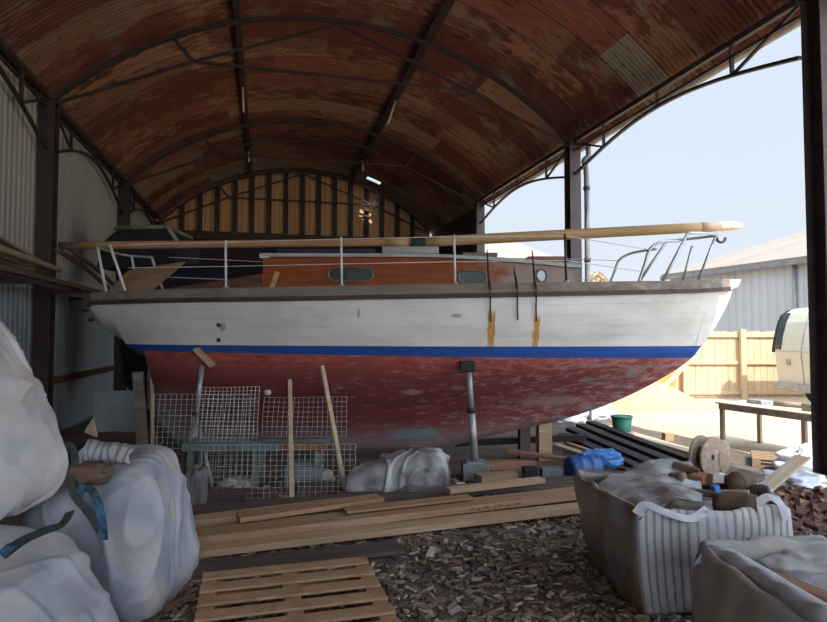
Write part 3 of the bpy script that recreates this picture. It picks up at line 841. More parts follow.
# portlights: two oval, one round
def port(px, py, rx, rz, glass, sides=(-1, 1)):
    x = P(px, py, 6.27).x; z = P(px, py, 6.27).z
    if px > 520: x, z = P(px, py, 6.42).x, P(px, py, 6.42).z
    for sd in sides:
        t = (z - fs_(x) - .03) / (ct(x) - fs_(x) - .03)
        y = BY + sd * (cw(x) + .022 - .03 * t)
        ring = []
        for i in range(28):
            a = 2 * PI * i / 28; ca, sa = math.cos(a), math.sin(a)
            ex = .62 if rx > rz * 1.3 else 1
            ring.append((x + rx * math.copysign(abs(ca) ** ex, ca), z + rz * math.copysign(abs(sa) ** ex, sa)))
        sl = (cw(x + .05) - cw(x - .05)) / .1 * sd
        def at(q, dy): return Vector((q[0], y + sl * (q[0] - x) + sd * dy, q[1]))
        mb = MB(); mb.tube([at(q, .006) for q in ring], .012, 6, closed=True)
        rim = mb.build('portlight', MAT['brass'], boat)
        mb = MB(); mb.add([at(q, .004) for q in ring] + [at(q, -.004) for q in ring], [tuple(range(28)), tuple(range(55, 27, -1))] + [(i, (i + 1) % 28, 28 + (i + 1) % 28, 28 + i) for i in range(28)])
        mb.build('glass', glass, rim)
port(351, 275, .235, .072, MAT['glass_dark'])
port(472, 277, .145, .066, MAT['glass_dark'])
port(541, 276, .058, .068, MAT['glass_lt'])
# hatches on the coachroof
mb = MB(); mb.box((-.35, BY - .33, 2.35), (.28, BY + .33, 2.43)); mb.build('sliding_hatch', MAT['roofpaint'], boat, .01)
mb = MB(); mb.box((-1.5, BY - .42, 2.34), (-.42, BY + .42, 2.40)); mb.build('folded_cover', MAT['navy'], boat, .02)
mb = MB(); mb.box((1.28, BY - .26, 2.26), (1.72, BY + .26, 2.33)); mb.build('fore_hatch', MAT['plank_red'], boat, .01)
mb = MB(); mb.box((.55, BY - .2, 2.335), (.95, BY + .2, 2.38)); mb.build('mast_step', MAT['teak_grey'], boat, .01)
# cockpit coamings
for sd in (-1, 1):
    mb = MB(); rows = []
    for i in range(11):
        x = lerp(-2.75, -1.58, i / 10); w = lerp(.5, .68, i / 10); z = lerp(1.93, 2.09, i / 10)
        rows.append([Vector((x, BY + sd * hh, zz)) for hh, zz in ((w + .02, 1.87), (w, z), (w - .04, z), (w - .02, 1.87))])
    mb.grid(rows, wrap=True, smooth=False); mb.add(rows[0] + rows[-1], [(0, 1, 2, 3), (7, 6, 5, 4)])
    mb.build('cockpit_coaming', MAT['coaming'], boat)
mb = MB(); mb.bar(P(272, 289, 6.25), P(278, 272, 6.25), .05, .05); mb.build('bracket', MAT['spar'], boat)
# chainplates
for px, ya, yb in ((489, 250, 322), (516, 268, 320), (535, 250, 321)):
    x = P(px, 300, 5.95).x
    z1, z0 = P(px, 287, 5.92).z, P(px, yb, 5.92).z
    def yy(z): return BY - hull_half(x, min(z, fs_(x) - .01)) - .012
    pts = [Vector((x + .01, yy(z0), z0)), Vector((x, yy((z0 + fs_(x)) / 2) - .01, (z0 + fs_(x)) / 2)), Vector((x, yy(fs_(x)) - .035, fs_(x))), Vector((x, yy(9) - .035, z1))]
    mb = MB()
    for a, b in zip(pts, pts[1:]): mb.bar(a, b, .014, .01, up=(0, 1, 0))
    mb.build('chainplate', MAT['dark_iron'], boat)
    zt = P(px, ya, 5.95).z
    mb = MB(); mb.tube([Vector((x, yy(9) - .03, z1 - .02)), Vector((x - .01, yy(9), z1 + .08)), Vector((x - .02, yy(9) + .06, zt))], [.013, .013, .005], 6)
    mb.build('rigging_screw', MAT['dark_iron'], boat)
# stanchions and life lines
tops = {-1: [], 1: []}
sx = [P(227, 290, 6.1).x, P(342, 288, 5.95).x, P(455, 286, 5.92).x, P(566, 284, 6.05).x]
for sd in (-1, 1):
    for i, x in enumerate(sx):
        y = BY + sd * (fb(x) - .05); z = fs_(x) + .1
        mat = MAT['white_tube'] if i < 3 else MAT['dark_iron']
        mb = MB(); mb.tube([Vector((x, y, z)), Vector((x - .01, y, z + .51))], 0.0125, 8); st = mb.build('stanchion', mat, boat)
        mb = MB(); mb.tube([Vector((x, y, z - .03)), Vector((x, y, z + .035))], .028, 8); mb.build('socket', MAT['stainless'], st)
        tops[sd].append((x, y, z))
ax, bx = P(104, 292, 6.45), P(129, 292, 6.4)
for sd in (-1, 1):
    for (px0, px1, x) in ((104, 97, ax.x), (129, 115, bx.x)):
        y = BY + sd * (fb(x) - .04); a = P(px0, 292, 6.45); b = P(px1, 249, 6.5)
        mb = MB(); mb.tube([Vector((a.x, y, 1.9)), Vector((b.x, y, 2.42))], .016, 8); mb.build('pushpit_leg', MAT['white_tube'], boat)
p_ = Vector((P(97, 249, 6.5).x, 0, 2.42)); p2 = Vector((P(115, 249, 6.5).x, 0, 2.42))
ya = fb(ax.x) - .04
ptsr = [Vector((p2.x, BY - fb(bx.x) + .04, 2.42)), Vector((p_.x, BY - ya, 2.42)), Vector((p_.x - .06, BY - ya * .5, 2.42)), Vector((p_.x - .06, BY + ya * .5, 2.42)), Vector((p_.x, BY + ya, 2.42)), Vector((p2.x, BY + fb(bx.x) - .04, 2.42))]
mb = MB(); mb.tube(catmull(ptsr, 5), .014, 8); mb.build('pushpit_rail', MAT['stainless'], boat)
# pulpit
def mirror(p): return Vector((p.x, 2 * BY - p.y, p.z))
f1 = P(638, 284, 6.38); k1 = P(650, 249, 6.42); k1b = P(662, 242, 6.46)
f2 = P(661, 284, 6.5); t2 = P(688, 233, 6.62); j2 = P(679, 241, 6.6)
front = Vector((P(716, 236, 6.9).x, 6.9, t2.z + .02))
for fn in ((lambda p: p), mirror):
    mb = MB(); mb.tube(catmull([fn(f1), fn(lerp(f1, k1, .55)), fn(k1), fn(k1b), fn(j2)], 6), .016, 8); mb.build('pulpit_hoop', MAT['stainless'], boat)
    mb = MB(); mb.tube([fn(f2), fn(t2)], .017, 8); mb.build('pulpit_leg', MAT['stainless'], boat)
mb = MB(); mb.tube(catmull([t2, lerp(t2, front, .55) + Vector((0, -.06, 0)), front, mirror(lerp(t2, front, .55) + Vector((0, -.06, 0))), mirror(t2)], 8), .017, 8); mb.build('pulpit_rail', MAT['stainless'], boat)
mb = MB(); mb.tube([P(697, 284, 6.88), front], .017, 8); mb.build('pulpit_leg', MAT['stainless'], boat)
mb = MB(); mb.tube([P(682, 284, 6.95), P(692, 246, 6.95)], .013, 8); mb.build('lamp_post', MAT['stainless'], boat)
c = P(721, 238, 6.9)
mb = MB(); mb.tube([Vector((c.x + .05 * math.cos(a), 6.9, c.z + .05 * math.sin(a))) for a in [PI * .95 + 1.1 * PI * i / 10 for i in range(11)]], .016, 8); mb.build('forestay_ring', MAT['dark_iron'], boat)
for sd in (-1, 1):
    for hh in (.24, .49):
        pts = [Vector((bx.x, BY + sd * (fb(bx.x) - .04), 1.93 + hh))] + [Vector((x, y, z + hh)) for x, y, z in tops[sd]]
        e = lerp(f1, k1, .35 if hh < .3 else .98)
        pts.append(e if sd < 0 else mirror(e))
        mb = MB(); mb.tube(pts, .0042, 5); mb.build('life_line', MAT['white_tube'], boat)
# skin fittings
for px, py in ((219, 325), (219, 340), (268, 392)):
    q = P(px, py, 6.0); y = BY - hull_half(q.x, q.z)
    q = P(px, py, y); y = BY - hull_half(q.x, q.z); q = P(px, py, y)
    mb = MB(); mb.tube([q + Vector((0, .01, 0)), q + Vector((0, -.02, 0))], .022 if py < 350 else .035, 10)
    mb.build('skin_fitting', MAT['dark_iron'] if py < 350 else MAT['white_tube'], boat)
# rudder
mb = MB(); mb.prism([(-2.965, BY - .03, .5), (-2.965, BY - .03, 1.15), (-3.03, BY - .03, 1.2), (-3.06, BY - .03, 1.0), (-3.05, BY - .03, .62)], (0, .06, 0))
mb.build('rudder', M('rudder_paint', (.26, .24, .24), (.2, .07, .06), 4, .8), boat, .008)

# spar lying along the deck
root = empty('mast', P(420, 244, 6.9), 'long varnished wooden mast lying along the top of the boat from pulpit to stern', 'mast')
def sparpts(a, b, y, n=14): return [P(lerp(a[0], b[0], i / n), lerp(a[1], b[1], i / n), y) for i in range(n + 1)]
pa = sparpts((424, 242), (700, 227.5), 6.9)
m = MB(); m.tube(pa, [lerp(.062, .058, i / 14) for i in range(15)], 12); m.build('lower_mast', MAT['spar'], root)
m = MB(); m.tube(sparpts((700, 227.5), (741, 225.6), 6.9, 4), [.058, .056, .054, .05, .04], 12); t = m.build('bare_end', MAT['spar_bare'], root); t['label'] = 'pale bare wood end of the mast'
root2 = empty('boom', P(240, 245, 6.9), 'thinner wooden boom lying aft from the green rag over the cockpit', 'boom')
m = MB()
pb = sparpts((82, 245.5), (412, 242.5), 6.9)
m.tube(pb, .046, 10); m.build('spar', MAT['spar_old'], root2)
m = MB(); m.tube([P(408, 242.5, 6.9), P(386, 242.8, 6.9)], .058, 12); m.build('collar', MAT['spar'], root2)
m = MB(); m.tube([P(60, 245.6, 6.9), P(82, 245.5, 6.9)], .044, 10); m.build('painted_end', M('brown_painted_end', (.16, .09, .07), (.1, .06, .05), 9), root2)
m = MB(); pts = [P(411 + i * 1.6, 242.3 + .3 * math.sin(i * 2), 6.9) for i in range(10)]
m.tube(pts, [.062 + .012 * random.random() for _ in pts], 12)
tag(m.build('rag', MAT['rag']), 'dark green rag wrapped round the joint between mast and boom', 'rag')
# plywood lying over the cockpit
m = MB(); m.prism([P(106, 293, 6.7), P(150, 293, 6.55), P(186, 262, 6.75), P(128, 271, 7.0)], (0.0, .012, .012))
tag(m.build('plywood_offcut', MAT['ply']), 'tan plywood offcut lying across the stern deck', 'board')

# ------------------------------------------------------------------ shores and props
def pole_prop(name, pad, base, label, r=.03):
    root = empty(name, base, label, 'prop', 'steel shores holding up the boat')
    d = (pad - base).normalized()
    mid = lerp(base, pad, .55)
    m = MB(); m.tube([base + d * .01, mid], r * 1.25, 10); m.build('outer_tube', MAT['galv'], root)
    m = MB(); m.tube([mid - d * .02, pad - d * .03], r, 10); m.build('inner_tube', MAT['galv'], root)
    m = MB(); m.tube([mid - d * .02, mid + d * .03], r * 1.6, 10); m.build('collar', MAT['dark_iron'], root)
    m = MB(); m.box((base.x - .09, base.y - .09, base.z), (base.x + .09, base.y + .09, base.z + .012)); m.build('base_plate', MAT['galv'], root)
    return root, d
# right-hand prop on a box
bq = P(475, 462, 6.02)
mb = MB(); mb.box((bq.x - .13, 5.92, .012), (bq.x + .13, 6.16, bq.z), mi=0)
tag(mb.build('support_box', MAT['greybox'], bevel=.01), 'grey-green box on the floor under the right-hand boat prop', 'box')
pq = P(467, 366, 5.93); hy = BY - hull_half(pq.x, pq.z + .06) - .012
root, d = pole_prop('boat_prop', Vector((pq.x + .015, hy - .04, pq.z - .02)), Vector((bq.x, 6.03, bq.z)), 'grey steel prop with dark pad under the red hull amidships')
m = MB(); m.box((pq.x - .07, hy - .08, pq.z - .06), (pq.x + .08, hy, pq.z + .05)); m.build('pad', MAT['rubber'], root, .01)
# left-hand prop: splayed stand with tilted plank pad
pq = P(203, 362, 6.1); bq = P(187, 468, 6.02); bq.z = .012
root, d = pole_prop('boat_prop', pq, bq, 'grey steel prop with tilted timber pad under the stern quarter', .028)
m = MB(); m.bar(P(196, 349, 6.08), P(213, 366, 6.08), .12, .035, up=(.6, .0, .8)); m.build('pad', MAT['plank_lt'], root)
j = lerp(bq, pq, .55)
for q in (P(213, 462, 5.7), P(196, 466, 6.45)):
    m = MB(); m.tube([j, Vector((q.x, q.y, .012))], .022, 8); m.build('leg', MAT['galv'], root)
# stern boards
m = MB(); a = P(144, 448, 6.7); a.z = .012; m.bar(a, P(138, 372, 6.7), .12, .03, up=(0, 1, 0))
tag(m.build('board', MAT['teak_grey']), 'dirty grey-brown board standing upright behind the rudder', 'board')
m = MB(); a = P(153, 450, 6.5); a.z = .012; m.tube([a, P(152, 366, 6.6)], .024, 8)
tag(m.build('pole', MAT['stick']), 'pale pole standing upright just aft of the rudder', 'pole')
# two battens leaning on the hull
a = G(292, 505, .01); q = P(290, 380, 5.98); q.y = BY - hull_half(q.x, q.z) - .03; q = P(290, 380, q.y)
m = MB(); m.bar(a, q, .04, .028); tag(m.build('batten', MAT['stick']), 'upright pale batten leaning on the red hull, left of the pair', 'batten', 'battens leaning on the hull')
a = G(345, 490, .01); q = P(322, 366, 5.98); q.y = BY - hull_half(q.x, q.z) - .03; q = P(322, 366, q.y)
m = MB(); m.bar(a, q, .04, .028); tag(m.build('batten', MAT['stick']), 'slanting pale batten leaning on the red hull, right of the pair', 'batten', 'battens leaning on the hull')

# wire mesh panels
def mesh_panel(o, ux, uz, nx, nz, label, r=.0024, bend=0.):
    o, ux, uz = Vector(o), Vector(ux), Vector(uz); nrm = ux.cross(uz).normalized()
    def pt(a, b): return o + ux * a + uz * b + nrm * (bend * math.sin(a * 5 + b * 3))
    mb = MB()
    for i in range(nx + 1): mb.tube([pt(i / nx, k / 6) for k in range(7)], r, 4)
    for j in range(nz + 1): mb.tube([pt(k / 8, j / nz) for k in range(9)], r, 4)
    return tag(mb.build('wire_mesh_panel', MAT['wire']), label, 'wire mesh', 'wire mesh panels under the boat')
a = P(150, 472, 5.9); a.z = .02
mesh_panel(a, (1.0, .0, 0), (0, .08, .84), 19, 16, 'wide wire mesh panel standing across the rudder and left prop', bend=.02)
a = P(196, 452, 5.67); a.z = .445
mesh_panel(a, (.56, .02, 0), (.0, .13, .5), 14, 14, 'bright wire mesh panel standing on the low steel frame', .003, .02)
a = P(200, 515, 5.28); a.z = .02
mesh_panel(a, (1.35, .05, 0), (0, .03, .46), 27, 10, 'long low wire mesh panel along the front of the steel frame', bend=.015)
a = P(262, 452, 5.9); a.z = .45
mesh_panel(a, (.82, .02, 0), (0, .08, .38), 17, 8, 'wire mesh panel between the two leaning battens', .0022, .03)

# low steel frame with beam
root = empty('steel_trestle', (-1.25, 5.5, 0), 'low grey steel trestle frame behind the wire mesh, beside the battens', 'trestle')
xa, xb_ = P(182, 455, 5.65).x, P(326, 455, 5.65).x
m = MB(); m.box((xa, 5.62, .36), (-1.25, 5.7, .44)); m.build('beam', MAT['greybox'], root, .005)
m = MB(); m.box((-1.25, 5.62, .37), (xb_, 5.7, .43)); t = m.build('beam', MAT['rust'], root, .005); t['label'] = 'rusty orange half of the beam'
m = MB(); m.box((xa, 5.9, .37), (xb_, 5.97, .43)); m.build('back_rail', MAT['greybox'], root, .005)
for x in (xa + .08, P(248, 480, 5.42).x, xb_ - .08):
    for y in (5.66, 5.93):
        m = MB(); m.bar((x, y, .012), (x, y, .36), .05); m.build('leg', MAT['greybox'], root)
    m = MB(); m.bar((x, 5.69, .33), (x, 5.9, .33), .04); m.build('crossbar', MAT['greybox'], root)

# ------------------------------------------------------------------ lumpy soft things
def blob(center, size, seed=0, amp=.18, fold=2.0, n=26, squash=3.0, flat=True):
    """a soft heap: rounded box, noisy folds, flat underneath"""
    cx, cy, cz = center; mb = MB()
    def pt(a, b, c):
        r = (abs(a) ** squash + abs(b) ** squash + abs(c) ** squash) ** (1 / squash)
        v = Vector((a, b, c)) / r
        nz = mnoise.noise(v * fold + Vector((seed, seed * 1.7, 0))) + .5 * mnoise.noise(v * fold * 2.3 + Vector((0, seed, 5))) + .25 * abs(mnoise.noise(v * fold * 5 + Vector((seed, 2, 5))))
        v = v * (1 + amp * nz)
        z = v.z
        if flat: z = max(z, -1)
        return Vector((cx + v.x * size[0], cy + v.y * size[1], cz + z * size[2]))
    cube_faces(mb, pt, n)
    return mb
def cube_faces(mb, pt, n, uvf=None, skip_top=False, mif=None):
    ax = [((1, 0, 0), (0, 1, 0), (0, 0, 1), 1), ((-1, 0, 0), (0, 1, 0), (0, 0, 1), -1), ((0, 1, 0), (1, 0, 0), (0, 0, 1), -1),
          ((0, -1, 0), (1, 0, 0), (0, 0, 1), 1), ((0, 0, 1), (1, 0, 0), (0, 1, 0), 1), ((0, 0, -1), (1, 0, 0), (0, 1, 0), -1)]
    for fi, (N_, U, V, sg) in enumerate(ax):
        N_, U, V = Vector(N_), Vector(U), Vector(V); rows = []; uvr = []
        for i in range(n + 1):
            q, u_ = [], []
            for j in range(n + 1):
                p = N_ + U * (2 * j / n - 1) + V * (2 * i / n - 1)
                q.append(pt(*p)); u_.append((2 * j / n - 1, 2 * i / n - 1))
            rows.append(q); uvr.append(u_)
        mb.grid(rows, [[(a * .45, b * .45) for a, b in r] for r in uvr], mi=mif[fi] if mif else 0, flip=sg < 0)
    weld(mb)
def weld(mb, eps=1e-4):
    seen = {}; mp = []; nv = []
    for v in mb.v:
        key = (round(v.x / eps), round(v.y / eps), round(v.z / eps))
        if key not in seen: seen[key] = len(nv); nv.append(v)
        mp.append(seen[key])
    mb.v = nv; mb.f = [[mp[i] for i in f] for f in mb.f]
    keep = [i for i, f in enumerate(mb.f) if len(set(f)) == len(f)]
    for at in ('f', 'uv', 'mi', 'sm'): setattr(mb, at, [getattr(mb, at)[i] for i in keep])

def sack(corners, seed, bulge=.1, fold=.02, n=64, sq=7.0, mif=None, sag=0.):
    """a filled bulk bag between eight corners (bottom loop, top loop), bellied sides, creased cloth"""
    C = [Vector(c) for c in corners]; ctr = sum(C, Vector()) / 8
    mb = MB()
    def pt(a, b, c):
        r = (abs(a) ** sq + abs(b) ** sq + abs(c) ** sq) ** (1 / sq)
        a, b, c = a / r, b / r, c / r
        u, v, w = (a + 1) / 2, (b + 1) / 2, (c + 1) / 2
        p = lerp(lerp(lerp(C[0], C[1], u), lerp(C[3], C[2], u), v), lerp(lerp(C[4], C[5], u), lerp(C[7], C[6], u), v), w)
        d = p - ctr
        k = 1 + bulge * (1 - c * c)
        p = Vector((ctr.x + d.x * k, ctr.y + d.y * k, p.z))
        q = p * 2.0 + Vector((seed, seed * .7, seed * 1.3))
        wq_ = q + Vector((mnoise.noise(q * 1.1), mnoise.noise(q * 1.1 + Vector((9, 2, 4))), mnoise.noise(q * 1.1 + Vector((3, 7, 1))))) * .45
        def ridge(t): return max(0., 1 - abs(mnoise.noise(t)) * 5.5) ** 1.5
        f1 = ridge(Vector((wq_.x * 1.1, wq_.y * 1.1, wq_.z * .7))); f2 = mnoise.noise(q * 1.1)
        f3 = ridge(Vector((wq_.x * 2.2, wq_.y * 2.2, wq_.z * 1.3)) + Vector((5, 5, 5))); f4 = ridge(wq_ * 4.1)
        dn = d.normalized()
        amt = fold * (1.0 * f1 + 1.6 * f2 + .55 * f3 + .25 * f4 * f1)
        p += Vector((dn.x, dn.y, dn.z * .8)) * amt
        if c > .2: p.z -= sag * (c - .2) * (.5 + mnoise.noise(q * .8))
        p.z = max(p.z, min(C[0].z, C[1].z, C[2].z, C[3].z))
        return p
    cube_faces(mb, pt, n, mif=mif)
    return mb

# three white bulk bags at the left
root = empty('bulk_bag', (-1.7, 2.3, 0), 'bottom white bulk bag in the left front corner, under the tall one', 'bulk bag', 'white bulk bags on the left')
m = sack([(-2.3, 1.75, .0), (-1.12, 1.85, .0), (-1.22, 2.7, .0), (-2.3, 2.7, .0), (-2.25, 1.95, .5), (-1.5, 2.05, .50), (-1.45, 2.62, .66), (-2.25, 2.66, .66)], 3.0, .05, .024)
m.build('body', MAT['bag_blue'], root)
m = MB(); m.strap(catmull([P(2, 556, 2.05), P(22, 541, 2.1), P(44, 531, 2.2), P(62, 524, 2.3), P(70, 512, 2.42)], 6), .034, (.1, -.8, .5)); m.build('lifting_loop', MAT['strap_dk'], root)
m = MB(); m.strap(catmull([P(1, 554, 2.0), P(10, 547, 2.03), P(14, 544, 2.05)], 5), .03, (.1, -.8, .5)); m.build('strap_end', MAT['strap'], root)
root = empty('bulk_bag', (-1.95, 2.75, .64), 'tall white bulk bag stacked highest at the left edge of the picture', 'bulk bag', 'white bulk bags on the left')
m = sack([(-2.6, 2.33, .60), (-1.70, 2.38, .60), (-1.68, 3.0, .67), (-2.6, 3.0, .67), (-2.6, 2.4, 2.05), (-1.85, 2.45, 1.36), (-1.85, 2.95, 1.38), (-2.6, 3.0, 2.1)], 8.2, .1, .034, sq=4.2)
m.build('body', MAT['bag_white'], root)
root = empty('bulk_bag', (-1.6, 3.5, 0), 'middle white bulk bag with open mouth, beside the pallet', 'bulk bag', 'white bulk bags on the left')
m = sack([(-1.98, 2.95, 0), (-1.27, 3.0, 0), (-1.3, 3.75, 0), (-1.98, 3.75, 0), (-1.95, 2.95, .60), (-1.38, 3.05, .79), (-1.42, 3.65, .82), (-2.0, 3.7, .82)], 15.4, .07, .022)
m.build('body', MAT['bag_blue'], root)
# gathered mouth of the middle bag
m = MB(); pts = catmull([P(74, 468, 2.95), P(78, 450, 3.05), P(90, 441, 3.15), P(110, 443, 3.15), P(132, 450, 3.1)], 6)
rows = []
for i, p in enumerate(pts):
    w = .009 * math.sin(i * .95); e = .6 + .4 * math.sin(PI * i / (len(pts) - 1))
    rows.append([p + Vector((w, .02,   .008 * math.sin(i * .7))), p + Vector((w * .5, -.02 + w, -.035 * e)), p + Vector((0, -.035 - w, -.075 * e)), p + Vector((-w, -.02, -.11 * e))])
m.grid(rows, [[(i * .021, 0)] * 4 for i in range(len(rows))]); m.build('mouth_flap', MAT['bag_stripe'], root, solid=.004)
m = blob(tuple(P(90, 474, 2.93)), (.09, .05, .05), 3.3, .3, 2.5, 12); m.build('waste_in_mouth', MAT['log'], root)
m = MB(); m.strap(catmull([P(76, 497, 2.86), P(83, 488, 2.85), P(91, 490, 2.84), P(98, 503, 2.84), P(102, 520, 2.85), P(104, 540, 2.86)], 6), .036, (.3, -1, .1)); m.build('lifting_loop', MAT['strap'], root)
m = MB(); m.strap(catmull([P(66, 470, 2.9), P(63, 452, 2.95), P(70, 446, 2.98), P(75, 460, 2.93), P(71, 480, 2.88), P(75, 496, 2.85), P(88, 512, 2.84), P(101, 532, 2.86)], 6), .035, (.3, -1, .1)); m.build('lifting_loop', MAT['strap_dk'], root)

# striped bag at the right, open and full of offcuts
def open_bag(base, rim, seed, fold, mats_of, h_rows=16, per=22, lip=.07, bul=.03):
    """walls of an open bag from a base quad up to a wavy rim, folded over outside"""
    mb = MB(); B = [Vector(p) for p in base]; R = [Vector(p) for p in rim]
    ctr = sum(B, Vector()) / 4
    rows = []; uvr = []; lens = [(B[(i + 1) % 4] - B[i]).length for i in range(4)]
    total = h_rows + 5
    for i in range(total + 1):
        row, ur = [], []
        t = min(1, i / h_rows); dist = 0
        for sgm in range(4):
            for j in range(per):
                f = j / per
                b = lerp(B[sgm], B[(sgm + 1) % 4], f); r = lerp(R[sgm], R[(sgm + 1) % 4], f)
                p = lerp(b, r, t)
                d = Vector((p.x - ctr.x, p.y - ctr.y, 0)).normalized()
                rnd = .05 * math.sin(PI * f)
                p += d * (rnd + bul * math.sin(PI * t))
                q = Vector((p.x * 4, p.y * 4, p.z * 2.2)) + Vector((seed, 0, seed))
                p += d * fold * (1.2 * mnoise.noise(q) + .6 * mnoise.noise(q * 2.5))
                wave = .035 * mnoise.noise(Vector((p.x * 5, p.y * 5, seed)))
                p.z += wave * t
                if i > h_rows:
                    k_ = (i - h_rows) / 5
                    p += -d * .04 * math.sin(PI * k_ * .5) ; p.z -= lip * k_ * k_ - .02 * math.sin(PI * k_)
                row.append(p); ur.append((dist + f * lens[sgm], p.z))
            dist += lens[sgm]
        row.append(row[0].copy()); ur.append((dist, 0))
        rows.append(row); uvr.append(ur)
    def add(seg, mi):
        a, b = seg * per, (seg + 1) * per
        mb.grid([r[a:b + 1] for r in rows], [u[a:b + 1] for u in uvr], mi=mi)
    for s_ in range(4): add(s_, mats_of[s_])
    weld(mb)
    return mb
B1 = [(1.20, 3.12, .01), (1.98, 3.28, .01), (2.18, 4.0, .01), (1.16, 3.98, .01)]
R1 = [(1.16, 3.16, .52), (2.06, 3.32, .50), (2.2, 4.0, .50), (1.10, 4.02, .54)]
root = empty('bulk_bag', (1.65, 3.55, 0), 'grey-striped open bulk bag full of wood offcuts, in front of the reel', 'bulk bag')
m = open_bag(B1, R1, 2.0, .03, (0, 0, 1, 1))
m.build('body', [MAT['bag_stripe'], MAT['bag_brown']], root, solid=.008)
def fill(B, h, sd):
    B = [Vector(p) for p in B]
    f = lambda i: lerp(.07, .93, i / 12)
    return [[lerp(lerp(B[0], B[1], f(a)), lerp(B[3], B[2], f(a)), f(b)) + Vector((0, 0, h + .05 * mnoise.noise((a * .33, b * .33, sd)))) for a in range(13)] for b in range(13)]
m = MB(); rows = fill(B1, .42, 3)
m.grid(rows); m.build('waste_fill', MAT['bag_brown'], root)
# clear film slumped over the back-left of the bag
m = MB(); rows = []
ps = [[P(592, 488, 3.75), P(622, 470, 3.95), P(655, 458, 4.05), P(690, 462, 4.05)], [P(600, 500, 3.6), P(632, 482, 3.7), P(660, 474, 3.8), P(700, 480, 3.8)], [P(612, 520, 3.4), P(640, 500, 3.42), P(670, 486, 3.5), P(702, 492, 3.5)], [P(640, 520, 3.14), P(652, 512, 3.2), P(676, 500, 3.25), P(702, 502, 3.28)]]
def bez_patch(ps, n=16):
    cols = [catmull(r, n // 3 + 1) for r in ps]
    return [catmull([c[i] for c in cols], n // 3 + 1) for i in range(len(cols[0]))]
rows = bez_patch(ps)
rows = [[p + Vector((0, 0, .025 * mnoise.noise(p * 9) + .012 * mnoise.noise(p * 22))) for p in r] for r in rows]
m.grid(rows); t = m.build('clear_film', MAT['poly'], root, solid=.004); t['label'] = 'crumpled clear film folded over the back of the bag'
for q in ([P(636, 514, 3.1), P(646, 505, 3.12), P(664, 512, 3.1), P(690, 519, 3.12), P(708, 509, 3.2)], [P(757, 505, 3.28), P(768, 497, 3.3), P(780, 504, 3.27), P(786, 520, 3.25)]):
    m = MB(); m.strap(catmull(q, 6), .045, (0, -.6, .8)); m.build('lifting_loop', MAT['bag_rim'], root)
# what lies in the bag
def log(a, b, r, label):
    a, b = Vector(a), Vector(b); d = (b - a).normalized()
    root = empty('log_offcut', lerp(a, b, .5), label, 'log', 'wood offcuts in the striped bag')
    m = MB(); pts = [lerp(a, b, i / 5) for i in range(6)]
    m.tube(pts, [r * (1 + .06 * math.sin(i * 2)) for i in range(6)], 14); m.build('bark', MAT['log'], root)
    for e, s_ in ((a, -1), (b, 1)):
        m = MB(); m.tube([e + d * s_ * .0, e + d * s_ * .006], r * .93, 14); m.build('cut_end', MAT['logend'], root)
log(P(716, 506, 3.42), P(757, 507, 3.30), .07, 'thick round log in the striped bag, at its front right')
log(P(672, 481, 3.75), P(684, 480, 3.7), .05, 'short dark log at the back of the striped bag')
log(P(735, 482, 3.8), P(748, 479, 3.95), .06, 'pale stubby log at the right of the striped bag')
rs = random.Random(11)
offs = [((668, 492, 3.55), (.2, .06, .03), 'plank', 'brown board end lying near the middle of the striped bag'), ((700, 478, 3.8), (.12, .09, .05), 'plank_red', 'reddish block on top of the striped bag contents'),
        ((716, 478, 3.75), (.07, .06, .05), 'foam', 'white plaster lump beside the reddish block in the striped bag'), ((695, 492, 3.5), (.22, .05, .03), 'plank_dk', 'dark slat lying across the striped bag'),
        ((655, 484, 3.7), (.14, .08, .03), 'plank_lt', 'pale offcut under the clear film in the striped bag'), ((735, 494, 3.6), (.15, .07, .04), 'ply', 'tan offcut behind the thick log in the striped bag'),
        ((686, 468, 3.9), (.16, .05, .04), 'log', 'brown stick at the far rim of the striped bag'), ((716, 490, 3.5), (.035, .035, .06), 'blue_lt', 'small blue tin standing left of the thick log')]
for (q, sz, mt, lab) in offs:
    c = P(*q); th, ti = rs.uniform(-.8, .8), rs.uniform(-.35, .35)
    R_ = Matrix.Rotation(th, 3, 'Z') @ Matrix.Rotation(ti, 3, 'Y')
    m = MB(); m.box(tuple(-x / 2 for x in sz), tuple(x / 2 for x in sz), lambda x, y, z: c + R_ @ Vector((x, y, z)))
    tag(m.build('wood_offcut' if mt not in ('foam', 'blue_lt') else ('plaster_lump' if mt == 'foam' else 'tin'), MAT[mt], bevel=.004), lab, 'offcut' if mt not in ('foam', 'blue_lt') else ('plaster' if mt == 'foam' else 'tin'))

# beige bag in the right front corner
B2 = [(1.2, 1.85, .01), (2.1, 1.9, .01), (2.15, 2.65, .01), (1.20, 2.6, .01)]
R2 = [(1.34, 1.8, .50), (2.2, 1.85, .46), (2.2, 2.7, .50), (1.25, 2.62, .55)]
root = empty('bulk_bag', (1.65, 2.25, 0), 'beige open bulk bag in the right front corner, cut by the frame', 'bulk bag')
m = open_bag(B2, R2, 6.0, .025, (0, 0, 0, 0)); m.build('body', MAT['bag_beige'], root, solid=.008)
m = MB(); rows = fill(B2, .36, 9)
m.grid(rows); m.build('waste_fill', MAT['logend'], root)
m = MB(); pts = catmull([P(696, 562, 2.58), P(714, 551, 2.56), P(748, 569, 2.36), P(788, 594, 2.12), P(835, 622, 1.92)], 7)
rows = [[p + Vector((-.015, 0, -.03 + .01 * math.sin(i))), p + Vector((0, 0, .012 + .012 * math.sin(i * 1.3))), p + Vector((.06, .02, .004)), p + Vector((.09, .03, -.05))] for i, p in enumerate(pts)]
